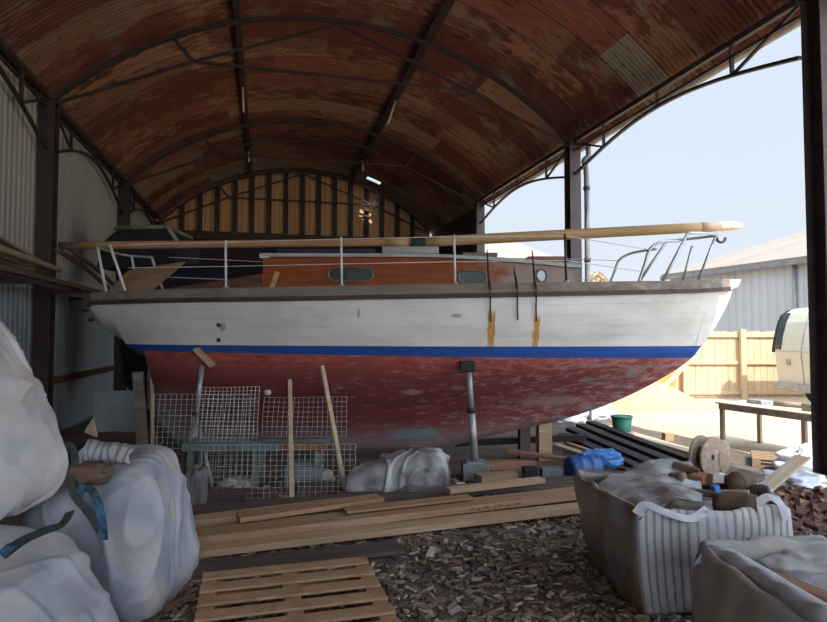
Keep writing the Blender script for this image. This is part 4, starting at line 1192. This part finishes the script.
m.grid(rows); t = m.build('folded_rim', MAT['bag_rim'], root, solid=.01); t['label'] = 'bluish white folded rim'
m = blob(tuple(P(800, 566, 2.72)), (.24, .2, .1), 5, .25, 2.0, 20); tag(m.build('white_sack', MAT['bag_white']), 'crumpled white sack lying in the back of the beige bag', 'sack')
m = MB(); m.bar(P(775, 578, 2.4), P(830, 600, 2.3), .08, .03); tag(m.build('wood_offcut', MAT['plank_red']), 'reddish board end in the beige bag under the white sack', 'offcut')

# ------------------------------------------------------------------ planks, pallet, timber on the floor
def plank(pa, pb, w, t, mat, label, name='plank', group=None, bow=0.):
    """plank whose lower edge runs from pa to pb (centre line of the underside)"""
    pa, pb = Vector(pa), Vector(pb); L = (pb - pa).length
    d = (pb - pa).normalized(); r = d.cross(Vector((0, 0, 1))).normalized(); u = r.cross(d)
    m = MB(); nseg = 8; rows = []
    for i in range(nseg + 1):
        x = L * i / nseg; z = bow * math.sin(PI * i / nseg)
        rows.append([Vector((x, -w / 2, z)), Vector((x, w / 2, z)), Vector((x, w / 2, z + t)), Vector((x, -w / 2, z + t))])
    m.grid(rows, wrap=True, smooth=False); m.add(rows[0] + rows[-1], [(0, 1, 2, 3), (7, 6, 5, 4)])
    o = m.build(name, mat, origin=(0, 0, 0), bevel=.004)
    R_ = Matrix((d, -r, u)).transposed().to_4x4()
    o.matrix_world = Matrix.Translation(pa) @ R_
    return tag(o, label, 'plank' if name == 'plank' else name.replace('_', ' '), group)
gp = 'loose planks on the floor in front of the boat'
def gpl(pxa, pya, pxb, pyb, z, w, t, mat, lab, **k): return plank(G(pxa, pya, z), G(pxb, pyb, z), w, t, MAT[mat], lab, group=gp, **k)
gpl(184, 573, 400, 549, .03, .2, .03, 'plank_dk', 'dark grey worn plank on the floor just behind the pallet')
gpl(186, 556, 592, 509, .045, .15, .045, 'plank_lt', 'pale sawn plank nearest the pallet in the plank stack')
wide = gpl(186, 541, 594, 494, .09, .22, .05, 'plank', 'wide brown plank with faint red marks in the middle of the plank stack')
m = MB()
for i, (x, l, z) in enumerate(((2.02, .05, .028), (2.09, .03, .022), (2.14, .06, .03), (2.23, .02, .024), (2.27, .05, .03), (2.35, .04, .022), (2.42, .06, .028))):
    m.box((x, -.1135, z - .006), (x + l, -.1105, z + .006)); m.box((x + l * .4, -.1135, z - .012), (x + l * .4 + .008, -.1105, z + .014))
t = m.build('red_marking', M('red_pencil', (.22, .05, .03), (.3, .11, .06), 40), origin=(0, 0, 0)); t.parent = wide; t['label'] = 'faint red scribbled marks'
gpl(186, 526, 345, 506, .10, .15, .05, 'plank_lt', 'short pale-ended plank at the left back of the stack')
gpl(238, 520, 380, 500, .15, .16, .035, 'plank', 'short orange-brown plank lying on the left of the stack')
gpl(345, 512, 470, 498, .152, .12, .02, 'plank', 'thin brown board lying under the plastic-wrapped heap')
gpl(448, 493, 542, 482, .14, .1, .04, 'plank_lt', 'short pale batten lying on the right of the stack')
gpl(190, 516, 600, 482, .03, .2, .06, 'plank_dk', 'dark bearer timber at the back of the plank stack')
# red pencil marks become small painted marks on the middle plank
# pallet
def pallet(origin, ang, L, W, label, nslat, gap, mat, zt=.13):
    root = empty('pallet', origin, label, 'pallet')
    o = Vector(origin); c, s_ = math.cos(ang), math.sin(ang)
    T = lambda x, y, z: Vector((o.x + x * c - y * s_, o.y + x * s_ + y * c, o.z + z))
    sw = (W - gap * (nslat - 1)) / nslat
    for i in range(nslat):
        y = i * (sw + gap); m = MB(); m.box((0, y, zt - .014), (L, y + sw, zt), T); m.build('top_slat', mat, root, .002)
    for x in (0, L / 2 - .04, L - .08):
        m = MB(); m.box((x, 0, .02), (x + .08, W, zt - .015), T); m.build('stringer', mat, root, .003)
    for y in (0, W / 2 - .05, W - .1):
        m = MB(); m.box((0, y, 0), (L, y + .1, .019), T); m.build('bottom_slat', mat, root, .002)
    return root
q1 = G(366, 556, .16); ang = math.radians(15.5)
q0 = q1 - Vector((math.cos(ang), math.sin(ang), 0)) * .9
Wp = 1.2
o_ = Vector((q0.x, q0.y, 0)) + Vector((math.sin(ang), -math.cos(ang), 0)) * Wp
pallet((o_.x, o_.y, .03), ang, .9, Wp, 'wooden slatted pallet lying on the floor in front of the planks', 8, .066, M('pallet_wood', (.42, .28, .155), (.33, .2, .105), 4, .85, 0, .3, (2, 2, 2)))

# keel blocks and timbers under the boat
def block(px, py, y, sz, mat, lab, name='timber_block', cat='block', ang=0, z=None):
    q = P(px, py, y); zz = .012 if z is None else z
    T = lambda a, b, c_: Vector((q.x + a * math.cos(ang) - b * math.sin(ang), y + a * math.sin(ang) + b * math.cos(ang), zz + c_))
    m = MB(); m.box((-sz[0] / 2, -sz[1] / 2, 0), (sz[0] / 2, sz[1] / 2, sz[2]), T)
    return tag(m.build(name, MAT[mat], bevel=.006), lab, cat)
block(250, 450, 6.9, (.5, .3, .085), 'plank_dk', 'dark timber block under the aft end of the keel')
block(420, 452, 6.9, (.5, .3, .085), 'plank_dk', 'dark timber block under the forward end of the keel')
block(544, 440, 6.95, (.15, .16, .48), 'plank_lt', 'upright tan timber block under the forefoot of the boat')
block(524, 440, 6.98, (.12, .16, .4), 'plank_dk', 'dark upright block beside the tan one under the forefoot')
plank(P(455, 446, 7.15), P(585, 440, 7.3), .1, .07, MAT['plank_blk'], 'black beam lying under the forefoot behind the prop', 'plank', 'timbers under the bow')
plank(G(470, 470, .1), G(535, 466, .1), .14, .07, MAT['plank_red'], 'reddish timber lying just right of the prop', 'plank', 'timbers under the bow')
plank(G(478, 483, .02), G(530, 478, .02), .16, .08, MAT['ply'], 'short thick brown timber on the floor right of the prop', 'plank', 'timbers under the bow')
plank(P(508, 453, 6.3), P(590, 464, 5.95), .1, .035, MAT['plank_red'], 'brown plank slanting down to the blue drum', 'plank', 'timbers under the bow')
block(551, 478, 5.95, (.2, .14, .13), 'greybox', 'grey block on the floor left of the blue drum', 'concrete_block', 'block')
block(530, 480, 5.92, (.14, .14, .14), 'rubber', 'black bucket-like block on the floor under the slanting plank', 'black_box', 'box')
# blue drum lying down
q = G(566, 480, .13); q2 = G(606, 474, .13)
root = empty('blue_drum', (lerp(q, q2, .5).x, lerp(q, q2, .5).y, 0), 'blue plastic drum lying on the floor under the bow', 'drum')
q = Vector((1.52, 5.92, .135)); q2 = Vector((1.84, 6.0, .135)); d = (q2 - q)
pts = [q + d * t for t in (0, .03, .1, .3, .33, .36, .64, .67, .7, .9, .97, 1)]
m = MB(); m.tube(pts, [.1, .118, .122, .122, .128, .122, .122, .128, .122, .122, .118, .1], 18); m.build('drum_body', MAT['blue'], root)
m = MB(); m.tube([q + d * .5 + Vector((0, 0, .12)), q + d * .5 + Vector((0, 0, .15))], .03, 10); m.build('cap', MAT['blue_lt'], root)
m = blob((1.9, 6.1, .2), (.2, .14, .08), 4.4, .25, 2.2, 14); tag(m.build('blue_sheet', MAT['blue_lt']), 'crumpled bright blue sheet lying at the end of the drum', 'sheet')
# long black boards running out to the yard
gb_ = 'long boards stacked beside the bow'
bl = [((563, 437), (648, 474), 'plank_blk', 'black long board nearest the drum in the board stack'), ((570, 431), (660, 470), 'plank_blk', 'black long board second from the drum'),
      ((580, 427), (675, 466), 'plank_blk', 'black long board third from the drum'), ((590, 424), (690, 462), 'plank_blk', 'black long board farthest from the drum')]
for i, (a, b, mt, lab) in enumerate(bl):
    plank(G(a[0], a[1], .12), G(b[0], b[1], .06), .13, .05, MAT[mt], lab, 'plank', gb_)
plank(G(556, 446, .14), G(604, 463, .12), .09, .03, MAT['stick'], 'pale board beside the black boards, close to the drum', 'plank', gb_)
plank(G(566, 444, .13), G(618, 462, .12), .06, .03, MAT['plank_lt'], 'narrow pale batten lying on the black boards', 'plank', gb_)
plank(G(604, 428, .06), G(705, 458, .06), .2, .04, MAT['stick'], 'wide pale sunlit board beyond the black boards', 'plank', gb_)
block(668, 448, 8.2, (.12, .12, .12), 'plank_lt', 'small square timber block on the yard near the reel', z=.0)
# white sacks and green bin beyond the bow
m = blob((3.05, 10.4, .16), (.36, .25, .2), 2.2, .25, 1.8, 20); tag(m.build('white_sack', MAT['sheet_white']), 'crumpled white sack on the yard beside the green bin', 'sack')
m = blob((2.55, 10.0, .13), (.3, .25, .16), 6.2, .25, 1.8, 16); tag(m.build('white_sack', MAT['sheet_white']), 'flat white sack behind the black boards under the bow', 'sack')
gq = G(622, 438, 0)
root = empty('green_bin', gq, 'small green plastic bin standing on the yard beyond the bow', 'bin')
m = MB(); m.tube([gq + Vector((0, 0, z)) for z in (0, .1, .3)], [.1, .12, .14], 16); m.build('body', MAT['green_bin'], root)
m = MB(); ringp = [gq + Vector((.142 * math.cos(a), .142 * math.sin(a), .3)) for a in [2 * PI * i / 18 for i in range(18)]]; m.tube(ringp, .014, 6, closed=True); m.build('rim', MAT['green_bin'], root)

# clear polythene heap
m = sack([(-.66, 5.17, .03), (.3, 5.28, .03), (.33, 5.8, .03), (-.6, 5.8, .03), (-.5, 5.28, .26), (.2, 5.36, .42), (.2, 5.7, .47), (-.45, 5.7, .30)], 21.3, .06, .04, sq=3.4)
tag(m.build('plastic_sheet', MAT['poly']), 'crumpled clear polythene sheet heaped on the planks in front of the keel', 'plastic sheet')
m = blob((-.12, 5.58, .15), (.3, .2, .14), 4.1, .3, 1.7, 14); tag(m.build('grey_sack', MAT['grey_cloth']), 'grey bundle wrapped inside the clear polythene heap', 'bundle')
# junk behind the mesh
m = blob(tuple(P(193, 498, 5.15) + Vector((0, .05, 0))), (.1, .12, .24), 7.7, .22, 1.8, 16); tag(m.build('grey_sack', MAT['grey_cloth']), 'grey sack standing at the left end of the planks beside the white bags', 'sack')
m = blob(tuple(P(236, 486, 5.7)), (.15, .1, .07), 1.7, .3, 2, 12); tag(m.build('foam_offcut', MAT['foam']), 'pale foam lump inside the low steel trestle', 'foam')
m = blob(tuple(P(318, 478, 5.8)), (.13, .1, .07), 11.7, .35, 2, 12); tag(m.build('rubble_lump', MAT['foam']), 'pale rubble lump between the two battens under the hull', 'rubble')
root = empty('plastic_crate', (-1.02, 5.7, .012), 'grey plastic crate on the floor under the steel trestle', 'crate')
for (lo, hi) in (((-1.2, 5.6, .03), (-.86, 5.615, .22)), ((-1.2, 5.825, .03), (-.86, 5.84, .22)), ((-1.2, 5.615, .03), (-1.185, 5.825, .22)), ((-.875, 5.615, .03), (-.86, 5.825, .22))):
    m = MB(); m.box(lo, hi); m.build('side', M('grey_crate', (.2, .23, .26), (.15, .17, .2), 4), root, .003)
m = MB(); m.box((-1.2, 5.6, .012), (-.86, 5.84, .03)); m.build('bottom', MAT['greybox'], root)
block(318, 500, 5.5, (.36, .14, .1), 'plank_dk', 'dark timber block on the floor between the battens')
block(225, 512, 5.3, (.4, .12, .09), 'plank_dk', 'dark timber offcut in front of the trestle legs')
block(345, 480, 6.1, (.5, .14, .12), 'plank_dk', 'dark timber lying under the keel behind the battens')
m = blob((-3.15, 5.6, .15), (.5, .4, .25), 3.7, .3, 1.6, 18); tag(m.build('dark_tarpaulin', MAT['navy']), 'dark tarpaulin heap on the floor behind the white bags', 'tarpaulin')
m = MB(); m.prism([P(84, 432, 5.0), P(96, 437, 5.0), P(92, 419, 5.05)], (.0, .03, .0)); tag(m.build('wood_wedge', MAT['stick']), 'small pale wooden wedge on the dark heap behind the bags', 'wedge')
m = MB(); a = P(95, 440, 8.3); m.box((a.x - .35, 8.9, .012), (a.x + .35, 8.95, .62)); tag(m.build('cladding_sheet', M('pale_panel', (.4, .45, .46), (.32, .36, .37), 3)), 'pale grey sheet standing against the left wall below the rail', 'sheet')

# second boat behind, dark under a tarpaulin
root = empty('motor_boat', (-3.3, 9.6, 0), 'dark second boat parked behind the stern under a navy cover', 'boat')
mb = MB(); rows = []
gx = pchip([-4.45, -3.6, -2, -.6, .2], [.75, .85, .85, .6, .08])
for i in range(17):
    x = lerp(-4.45, .2, i / 16); b = gx(x); zt = lerp(2.05, 2.2, i / 16)
    rows.append([Vector((x, 9.75 + h, z)) for h, z in ((-b, zt), (-b * .96, 1.4), (-b * .75, .75), (-.06, .3), (.06, .3), (b * .75, .75), (b * .96, 1.4), (b, zt))])
mb.grid(rows); mb.add(rows[0], [tuple(range(8))]); mb.build('hull', MAT['navyhull'], root)
mb = MB(); rows = []
for i in range(25):
    x = lerp(-4.45, .2, i / 24); b = gx(x) + .03; zt = lerp(2.05, 2.2, i / 24); hh = .52 + .06 * mnoise.noise((x * 2, 0, 0)) if x < -1.2 else .42
    rows.append([Vector((x, 9.75 + b * t, zt - .12 + (hh + .12) * (1 - abs(t) ** 2.6) + .03 * mnoise.noise((x * 3, t * 3, 1)))) for t in [k / 8 - 1 for k in range(17)]])
mb.grid(rows); mb.add(rows[0], [tuple(range(17))]); mb.build('tarpaulin_cover', MAT['navy'], root, solid=.02)
mb = MB(); a, b_, c_, d_ = P(102, 243, 9.45), P(117, 230, 9.45), P(168, 229, 9.45), P(178, 243, 9.45)
mb.prism([Vector((a.x, 9.3, 2.5)), a, b_, c_, d_, Vector((d_.x, 9.3, 2.5))], (0, 1.0, 0)); mb.build('wheelhouse', MAT['navyhull'], root)
mb = MB(); mb.prism([b_ + Vector((-.05, -.06, -.005)), c_ + Vector((.02, -.06, -.005)), c_ + Vector((0, -.06, .06)), b_ + Vector((.02, -.06, .06))], (0, 1.12, 0)); mb.build('wheelhouse_roof', MAT['cruiser_top'], root, .01)
mb = MB(); mb.bar(c_ + Vector((.01, -.03, .03)), d_ + Vector((.02, -.03, 0)), .05, .05); mb.build('windscreen_frame', MAT['galv'], root)
for x in (-4.1, -2.6, -1.0):
    mb = MB(); mb.box((x - .1, 9.45, .01), (x + .1, 10.05, .32)); mb.build('cradle_block', MAT['plank_dk'], root)

# ------------------------------------------------------------------ things on the right, edge of the yard
# cable reel
c1 = P(712, 467, 6.15); c1.z = .205; ax_ = Vector((-.55, .83, 0)).normalized(); c2 = c1 + ax_ * .12
root = empty('cable_reel', (c1.x, c1.y, 0), 'wooden cable reel standing on edge behind the striped bag', 'reel')
for cc in (c1, c2):
    m = MB(); m.tube([cc - ax_ * .012, cc + ax_ * .012], .205, 32); m.build('flange', MAT['ply_reel'], root, .003)
m = MB(); m.tube([c1 + ax_ * .012, c2 - ax_ * .012], .1, 24); m.build('drum', MAT['plank_dk'], root)
m = MB(); m.tube([c1 - ax_ * .016, c1 - ax_ * .011], .028, 14); m.build('axle_hole', MAT['rubber'], root)
m = MB(); cc = c1 + Vector((.22, .16, -.03))
m.tube([cc, cc + Vector((-.12, .12, 0))], .175, 28); tag(m.build('wooden_disc', MAT['ply_reel'], bevel=.004), 'round wooden disc leaning behind the cable reel on its right', 'disc')

# white sheets, leaning board, boards at the right edge
m = blob((3.68, 5.6, .06), (.36, .26, .12), 21, .35, 2.2, 26); tag(m.build('white_sheet', MAT['sheet_white']), 'white plastic sheet crumpled on the floor right of the reel', 'sheet')
m = blob((4.2, 6.22, .1), (.36, .2, .2), 25, .35, 2.0, 22); tag(m.build('white_sheet', MAT['sheet_white']), 'sunlit white plastic sheet heaped before the table', 'sheet')
m = blob((2.75, 5.5, .04), (.35, .3, .1), 29, .35, 2.2, 18); tag(m.build('white_sheet', MAT['sheet_white']), 'white plastic sheet spilling behind the reel and striped bag', 'sheet')
plank(P(762, 492, 4.9), P(803, 458, 5.35), .13, .02, MAT['stick'], 'pale yellowish board leaning up between the striped bag and white sheet', 'plank', 'loose boards at the right edge')
plank(G(770, 500, .06), G(840, 488, .06), .2, .03, MAT['stick'], 'pale board lying on the floor at the right edge', 'plank', 'loose boards at the right edge')
# red rubble heap
m = MB(); rs = random.Random(5)
for i in range(420):
    t = rs.random(); a = rs.uniform(0, 2 * PI); r = math.sqrt(rs.random())
    x, y = 3.25 + .75 * r * math.cos(a), 4.85 + .5 * r * math.sin(a); z = max(0, .14 * (1 - r * r)) + .02
    s_ = rs.uniform(.02, .055); R_ = Matrix.Rotation(rs.uniform(0, 6), 3, (rs.random(), rs.random(), rs.random() + .1))
    m.box((-s_, -s_ * .6, -s_ * .45), (s_, s_ * .6, s_ * .45), lambda a_, b_, c_: Vector((x, y, z)) + R_ @ Vector((a_, b_, c_)), mi=rs.choice((0, 0, 0, 1, 2)))
tag(m.build('brick_rubble', [MAT['brick'], MAT['plank_red'], MAT['log']]), 'heap of reddish brick rubble and bark at the right edge', 'rubble', kind='stuff')

# table in the yard
tl, tr_ = P(718, 403, 7.75), P(808, 415, 7.3)
zt = .57
A = G(719, 402, zt); Bq = G(806, 413, zt)
d = (Bq - A).normalized(); nrm = Vector((-d.y, d.x, 0)); 
L = (Bq - A).length + .55
T = lambda x, y, z: Vector((A.x + d.x * x + nrm.x * y, A.y + d.y * x + nrm.y * y, z))
root = empty('steel_table', (A.x, A.y, 0), 'low rusty steel table standing in the sunlit yard', 'table')
m = MB(); m.box((-.04, -.03, zt - .02), (L, .75, zt), T); m.build('tabletop', MAT['tabletop'], root, .004)
m = MB(); m.box((0, -.01, zt - .09), (L, .02, zt - .021), T); m.build('apron', MAT['table'], root)
m = MB(); m.box((0, .7, zt - .09), (L, .73, zt - .021), T); m.build('apron', MAT['table'], root)
for x, y in ((.03, .02), (L * .66, .02), (.03, .68), (L - .05, .02), (L - .05, .68)):
    m = MB(); m.box((x - .025, y - .02, 0), (x + .025, y + .02, zt - .022), T); m.build('leg', MAT['table'], root)
m = MB(); m.box((.2, .25, zt + .001), (.42, .42, zt + .05), T); tag(m.build('metal_tray', MAT['galv'], bevel=.01), 'small metal tray on the yard table, at its left', 'tray')
m = MB(); m.tube([T(.55, .3, zt + .03), T(.95, .45, zt + .03)], .03, 12); tag(m.build('pipe_offcut', MAT['table']), 'short brown pipe lying on the yard table', 'pipe')
m = MB(); m.tube([T(1.0, .2, zt + .045), T(1.5, .3, zt + .045)], .045, 14); tag(m.build('cardboard_tube', MAT['tabletop']), 'pale tube lying on the yard table near the steel post', 'tube')
pallet((3.72, 6.62, 0.0), math.atan2(d.y, d.x) * .4, 1.0, .5, 'weathered slatted pallet lying in the sun beside the yard table', 5, .05, MAT['ply'], .1)

# sand heap
m = MB(); rows = []; sc_ = Vector((4.35, 12.2, 0))
for i in range(25):
    r = i / 24; row = []
    for j in range(48):
        a = 2 * PI * j / 48; rr = r * (1 + .12 * mnoise.noise((math.cos(a) * 1.5, math.sin(a) * 1.5, 3)))
        z = .62 * max(0, math.cos(r * PI / 2)) ** 1.25 * (1 + .15 * mnoise.noise((math.cos(a) * r * 2, math.sin(a) * r * 2, 7)))
        row.append(Vector((sc_.x + 1.75 * rr * math.cos(a), sc_.y + 1.0 * rr * math.sin(a), z + .001)))
    rows.append(row)
m.grid(rows, wrap=True); tag(m.build('sand_heap', MAT['sand']), 'yellow sand heap in the yard before the wooden fence', 'sand', kind='stuff')

# timber fence
root = empty('timber_fence', (6, 13.6, 0), 'new pale timber fence of upright boards behind the sand heap', 'fence')
x0, x1, yf, zf = 2.7, 12.5, 13.7, 1.52
m = MB()
for i in range(int((x1 - x0) / .15)):
    x = x0 + i * .15; m.box((x, yf, .03), (x + .142, yf + .02, zf + .006 * ((i * 7) % 5)))
m.build('board_panel', M('fence_board', (.6, .44, .28), (.52, .36, .21), 2.5, .8, 0, .2, (3, 1, .5)), root)
for z in (.14, .82, 1.44):
    m = MB(); m.box((x0, yf - .05, z - .04), (x1, yf - .001, z + .04)); m.build('rail', MAT['new_wood'], root)
for px in (604, 685, 743):
    x = P(px, 360, yf - .1).x; m = MB(); m.box((x - .06, yf - .15, 0), (x + .06, yf - .051, zf + .06)); m.build('fence_post', MAT['new_wood'], root)
m = MB(); m.bar(P(640, 412, 13.2), P(684, 366, 13.4), .1, .04, up=(0, 1, 0)); tag(m.build('diagonal_board', MAT['new_wood']), 'pale board leaning diagonally on the fence near the bow', 'board')
m = MB(); a = P(665, 388, 13.3); m.box((a.x - .38, 13.49, .0), (a.x + .3, 13.53, .72)); tag(m.build('plywood_sheet', M('orange_ply', (.6, .33, .1), (.5, .27, .08), 3)), 'orange-brown plywood sheet standing against the fence under the bow', 'board')

# grey warehouse beyond
e0, e1 = Vector((10.8, 25.0, 0)), Vector((15.0, 13.6 - .2, 0))
wd_ = (e1 - e0).normalized(); wn = Vector((.94, .34, 0)).normalized(); L = 20.0
ev, rz = 4.0, 6.45
root = empty('warehouse', e0, 'grey clad warehouse with tan sloping roof beyond the fence', 'building')
def wq(p, L_, dirv, z0, z1a, z1b, name, mat):
    m = MB(); a = p; b = p + dirv * L_
    m.add([a + Vector((0, 0, z0)), b + Vector((0, 0, z0)), b + Vector((0, 0, z1b)), a + Vector((0, 0, z1a))], [(0, 1, 2, 3)], [[(0, z0), (L_, z0), (L_, z1b), (0, z1a)]])
    return m.build(name, mat, root, solid=.06)
wq(e0, L, wd_, 0, ev, ev, 'side_wall', MAT['sheet_out'])
wq(e0, 8.8, wn, 0, ev, rz, 'end_wall', MAT['sheet_out'])
m = MB(); r0 = e0 - wd_ * .25 - wn * .25 + Vector((0, 0, ev - .06)); r1 = e0 - wd_ * .25 + wn * 8.8 + Vector((0, 0, rz))
q = wd_ * (L + .25)
m.add([r0, r0 + q, r1 + q, r1], [(0, 1, 2, 3)], [[(0, 0), (L, 0), (L, 9), (0, 9)]]); m.build('roof', MAT['roof_out'], root, solid=.12)
m = MB(); m.bar(r0 + Vector((0, 0, -.1)) - wn * .02, r0 + q + Vector((0, 0, -.1)) - wn * .02, .12, .16); m.build('gutter', MAT['pipe_grey'], root)
m = MB(); p_ = e0 + wd_ * 5.6 - wn * .1; m.tube([p_, p_ + Vector((0, 0, ev - .1))], .06, 8); m.build('downpipe', MAT['pipe_grey'], root)

# small roof and bush seen past the middle post
root = empty('barn', (4, 36, 0), 'distant low building with pale roof seen behind the coachroof', 'building')
a, b_ = P(482, 262, 36), P(552, 262, 36)
m = MB(); m.box((a.x, 36, 0), (b_.x, 42, 6.0)); m.build('wall', MAT['sheet_out'], root)
m = MB(); m.prism([(a.x - .3, 35.6, 5.9), (b_.x + .3, 35.6, 5.9), (b_.x - 1.6, 39, 7.4), (a.x + .1, 39, 7.4)], (0, .0, .12)); m.build('roof', MAT['roof_out'], root)
m = MB(); rs = random.Random(3); bc = P(596, 281, 24)
for i in range(900):
    v = Vector((rs.gauss(0, 1), rs.gauss(0, 1), rs.gauss(0, 1))); v = v.normalized() * rs.random() ** .4
    p = Vector((bc.x + v.x * .5, 24 + v.y * .5, bc.z - .2 + v.z * .6)); s_ = .08
    u = Vector((rs.random() - .5, rs.random() - .5, rs.random() - .5)).normalized() * s_; w = u.cross(Vector((rs.random(), rs.random(), rs.random()))).normalized() * s_ * .5
    m.add([p - u, p + w, p + u, p - w], [(0, 1, 2, 3)])
root = empty('bush', (bc.x, 24, 0), 'tan leafy bush far behind the bow near the downpipe', 'bush')
m.build('foliage', MAT['bush'], root)
m = MB(); m.tube([Vector((bc.x, 24, 0)), Vector((bc.x, 24, bc.z))], [.12, .05], 8); m.build('stem', MAT['log'], root)

# van: its rear end faces left, towards the boat
vx0, vy, VW = P(773, 360, 12.3).x, 10.45, 1.85
root = empty('van', (vx0 + 2.2, vy + .9, 0), 'cream white van parked in the yard behind the nearest right post', 'van')
prof = [(.06, .38), (.03, .75), (.0, 1.1), (.05, 1.4), (.13, 1.7), (.22, 1.88), (.4, 1.98), (.8, 2.02), (4.3, 2.0), (4.6, 1.85), (4.7, 1.2), (4.72, .38)]
m = MB(); rows = []
for y, ins in ((.0, .09), (.02, .03), (.08, .0), (VW - .08, .0), (VW - .02, .03), (VW, .09)):
    rows.append([Vector((vx0 + x + ins * (1 if x < 2 else -1), vy + y, z - (ins if z > 1.9 else 0))) for x, z in prof])
rws = [list(r) for r in zip(*rows)]
m.grid(rws, smooth=False); n = len(prof)
m.add([r[0] for r in rws], [tuple(range(n))]); m.add([r[-1] for r in rws], [tuple(range(n - 1, -1, -1))])
m.add([rws[0][0], rws[0][-1], rws[-1][-1], rws[-1][0]], [(0, 1, 2, 3)])
m.build('van_body', MAT['van'], root)
fx = pchip([z for x, z in prof[:8]], [x for x, z in prof[:8]])
def face(y, z, out=.012): return Vector((vx0 + fx(z) - out, vy + y, z))
def face_strip(name, ya, yb, za, zb, mat, n_=8, th=.02):
    m = MB(); rows = []
    for i in range(n_ + 1):
        z = lerp(za, zb, i / n_)
        rows.append([face(ya, z), face(yb, z), face(yb, z, -th), face(ya, z, -th)])
    m.grid(rows, wrap=True, smooth=False); m.add(rows[0] + rows[-1], [(0, 1, 2, 3), (7, 6, 5, 4)])
    return m.build(name, mat, root)
t = face_strip('rear_window', VW - .26, VW - .06, 1.16, 1.9, MAT['van_glass'])
t = face_strip('window_seal', VW - .06, VW + .02, 1.1, 1.96, MAT['rubber'], th=.06)
face_strip('swage_line', .1, VW - .1, 1.14, 1.155, MAT['white_tube'], 1)
face_strip('door_handle', .45, .75, .66, .69, MAT['rubber'], 1)
m = MB(); m.tube([face(1.35, .92, -.01), face(1.35, .92, .02)], .06, 12); m.build('filler_cap', MAT['table'], root)
face_strip('door_seam', .94, .955, .5, 1.9, MAT['galv'])
m = MB(); m.box((vx0 - .05, vy + .05, .36), (vx0 + .1, vy + VW - .05, .5)); m.build('bumper', MAT['galv'], root, .02)
for x in (.95, 3.9):
    for y in (.0, 1.65):
        m = MB(); m.tube([Vector((vx0 + x, vy + y - .02, .33)), Vector((vx0 + x, vy + y + .2, .33))], .33, 22); w = m.build('wheel', MAT['rubber'], root, .02)
        m = MB(); m.tube([Vector((vx0 + x, vy + y - .03, .33)), Vector((vx0 + x, vy + y + .0, .33))], .19, 16); m.build('hub', MAT['galv'], w)

# ------------------------------------------------------------------ litter on the barn floor
rs = random.Random(21); m = MB()
for i in range(9000):
    x, y = rs.uniform(-1.4, 3.2), 3.0 + 3.2 * rs.random() ** 1.3
    if mnoise.noise((x * 1.3, y * 1.3, 4)) < -.25 and rs.random() < .7: continue
    s_ = rs.uniform(.006, .02) * (1.8 if rs.random() < .07 else 1)
    z = .02 + .02 * max(0, mnoise.noise((x * 1.7, y * 1.7, 0)))
    R_ = Matrix.Rotation(rs.uniform(0, 6), 3, 'Z') @ Matrix.Rotation(rs.uniform(-.6, .6), 3, 'X')
    l, w, h = s_ * rs.uniform(.8, 2.4), s_ * rs.uniform(.4, .9), s_ * .3
    c_ = Vector((x, y, z)); k_ = rs.random()
    mi = 0 if k_ < .36 else 1 if k_ < .62 else 2 if k_ < .86 else 3 if k_ < .96 else 4
    m.box((-l, -w, -h), (l, w, h), lambda a, b, c: c_ + R_ @ Vector((a, b, c)), mi=mi)
tag(m.build('wood_chips', [M('brown_chip', (.22, .15, .11), (.14, .095, .07), 30), M('dark_chip', (.1, .08, .068), (.06, .048, .04), 30), M('grey_chip', (.3, .25, .22), (.19, .16, .14), 30), M('pale_chip', (.52, .45, .38), (.38, .31, .26), 30), M('red_chip', (.3, .16, .11), (.2, .11, .08), 30)], origin=(0, 0, 0)),
    'brown and grey wood chips strewn over the barn floor', 'wood chips', kind='stuff')

# ================================================================== light, sky, camera
sun = bpy.data.lights.new('sun', 'SUN'); sun.energy = 6.2; sun.angle = .009; sun.color = (1, .95, .87)
so = bpy.data.objects.new('sun', sun); COL.objects.link(so)
dv = (S(-.08, .74, 0) + Vector((0, 0, -.78))).normalized()
so.rotation_euler = dv.to_track_quat('-Z', 'Y').to_euler()

w = bpy.data.worlds.new('sky'); SC.world = w; w.use_nodes = True
k = N(w.node_tree); bg = w.node_tree.nodes['Background']
tc = k.n('ShaderNodeTexCoord'); o = k.xyz(tc.outputs['Generated'])
base = k.ramp(k.mapr(o[2], -.02, .7), [(0, (.79, .84, .9)), (.25, (.70, .78, .89)), (1, (.62, .74, .92))])
# brighter sky round the sun, behind the camera
dp = k.n('ShaderNodeVectorMath', operation='DOT_PRODUCT'); k.l(tc.outputs['Generated'], dp.inputs[0]); dp.inputs[1].default_value = tuple(-dv)
glow = k.mapr(dp.outputs['Value'], -.1, 1.0, 0, 1)
add = k.math('MULTIPLY', k.math('MULTIPLY', glow, glow), 5.5)
st = k.math('ADD', add, 1.0)
k.l(base, bg.inputs[0]); k.l(st, bg.inputs[1])

cam = bpy.data.cameras.new('camera'); co = bpy.data.objects.new('camera', cam); COL.objects.link(co)
co.location = (0, 0, CAMH); co.rotation_euler = (PI / 2 + PITCH, 0, 0)
cam.sensor_width = 36; cam.lens = FPX / 827 * 36; cam.clip_end = 300; cam.clip_start = .05
SC.camera = co
SC.view_settings.view_transform = 'Standard'
SC.view_settings.look = 'None'
SC.view_settings.exposure = 0.12
SC.view_settings.gamma = 1.0
SC.view_settings.use_curve_mapping = False
SC.cycles.max_bounces = 10; SC.cycles.diffuse_bounces = 6; SC.cycles.transparent_max_bounces = 12
for o_ in bpy.data.objects:
    if '_o' in o_: del o_['_o']
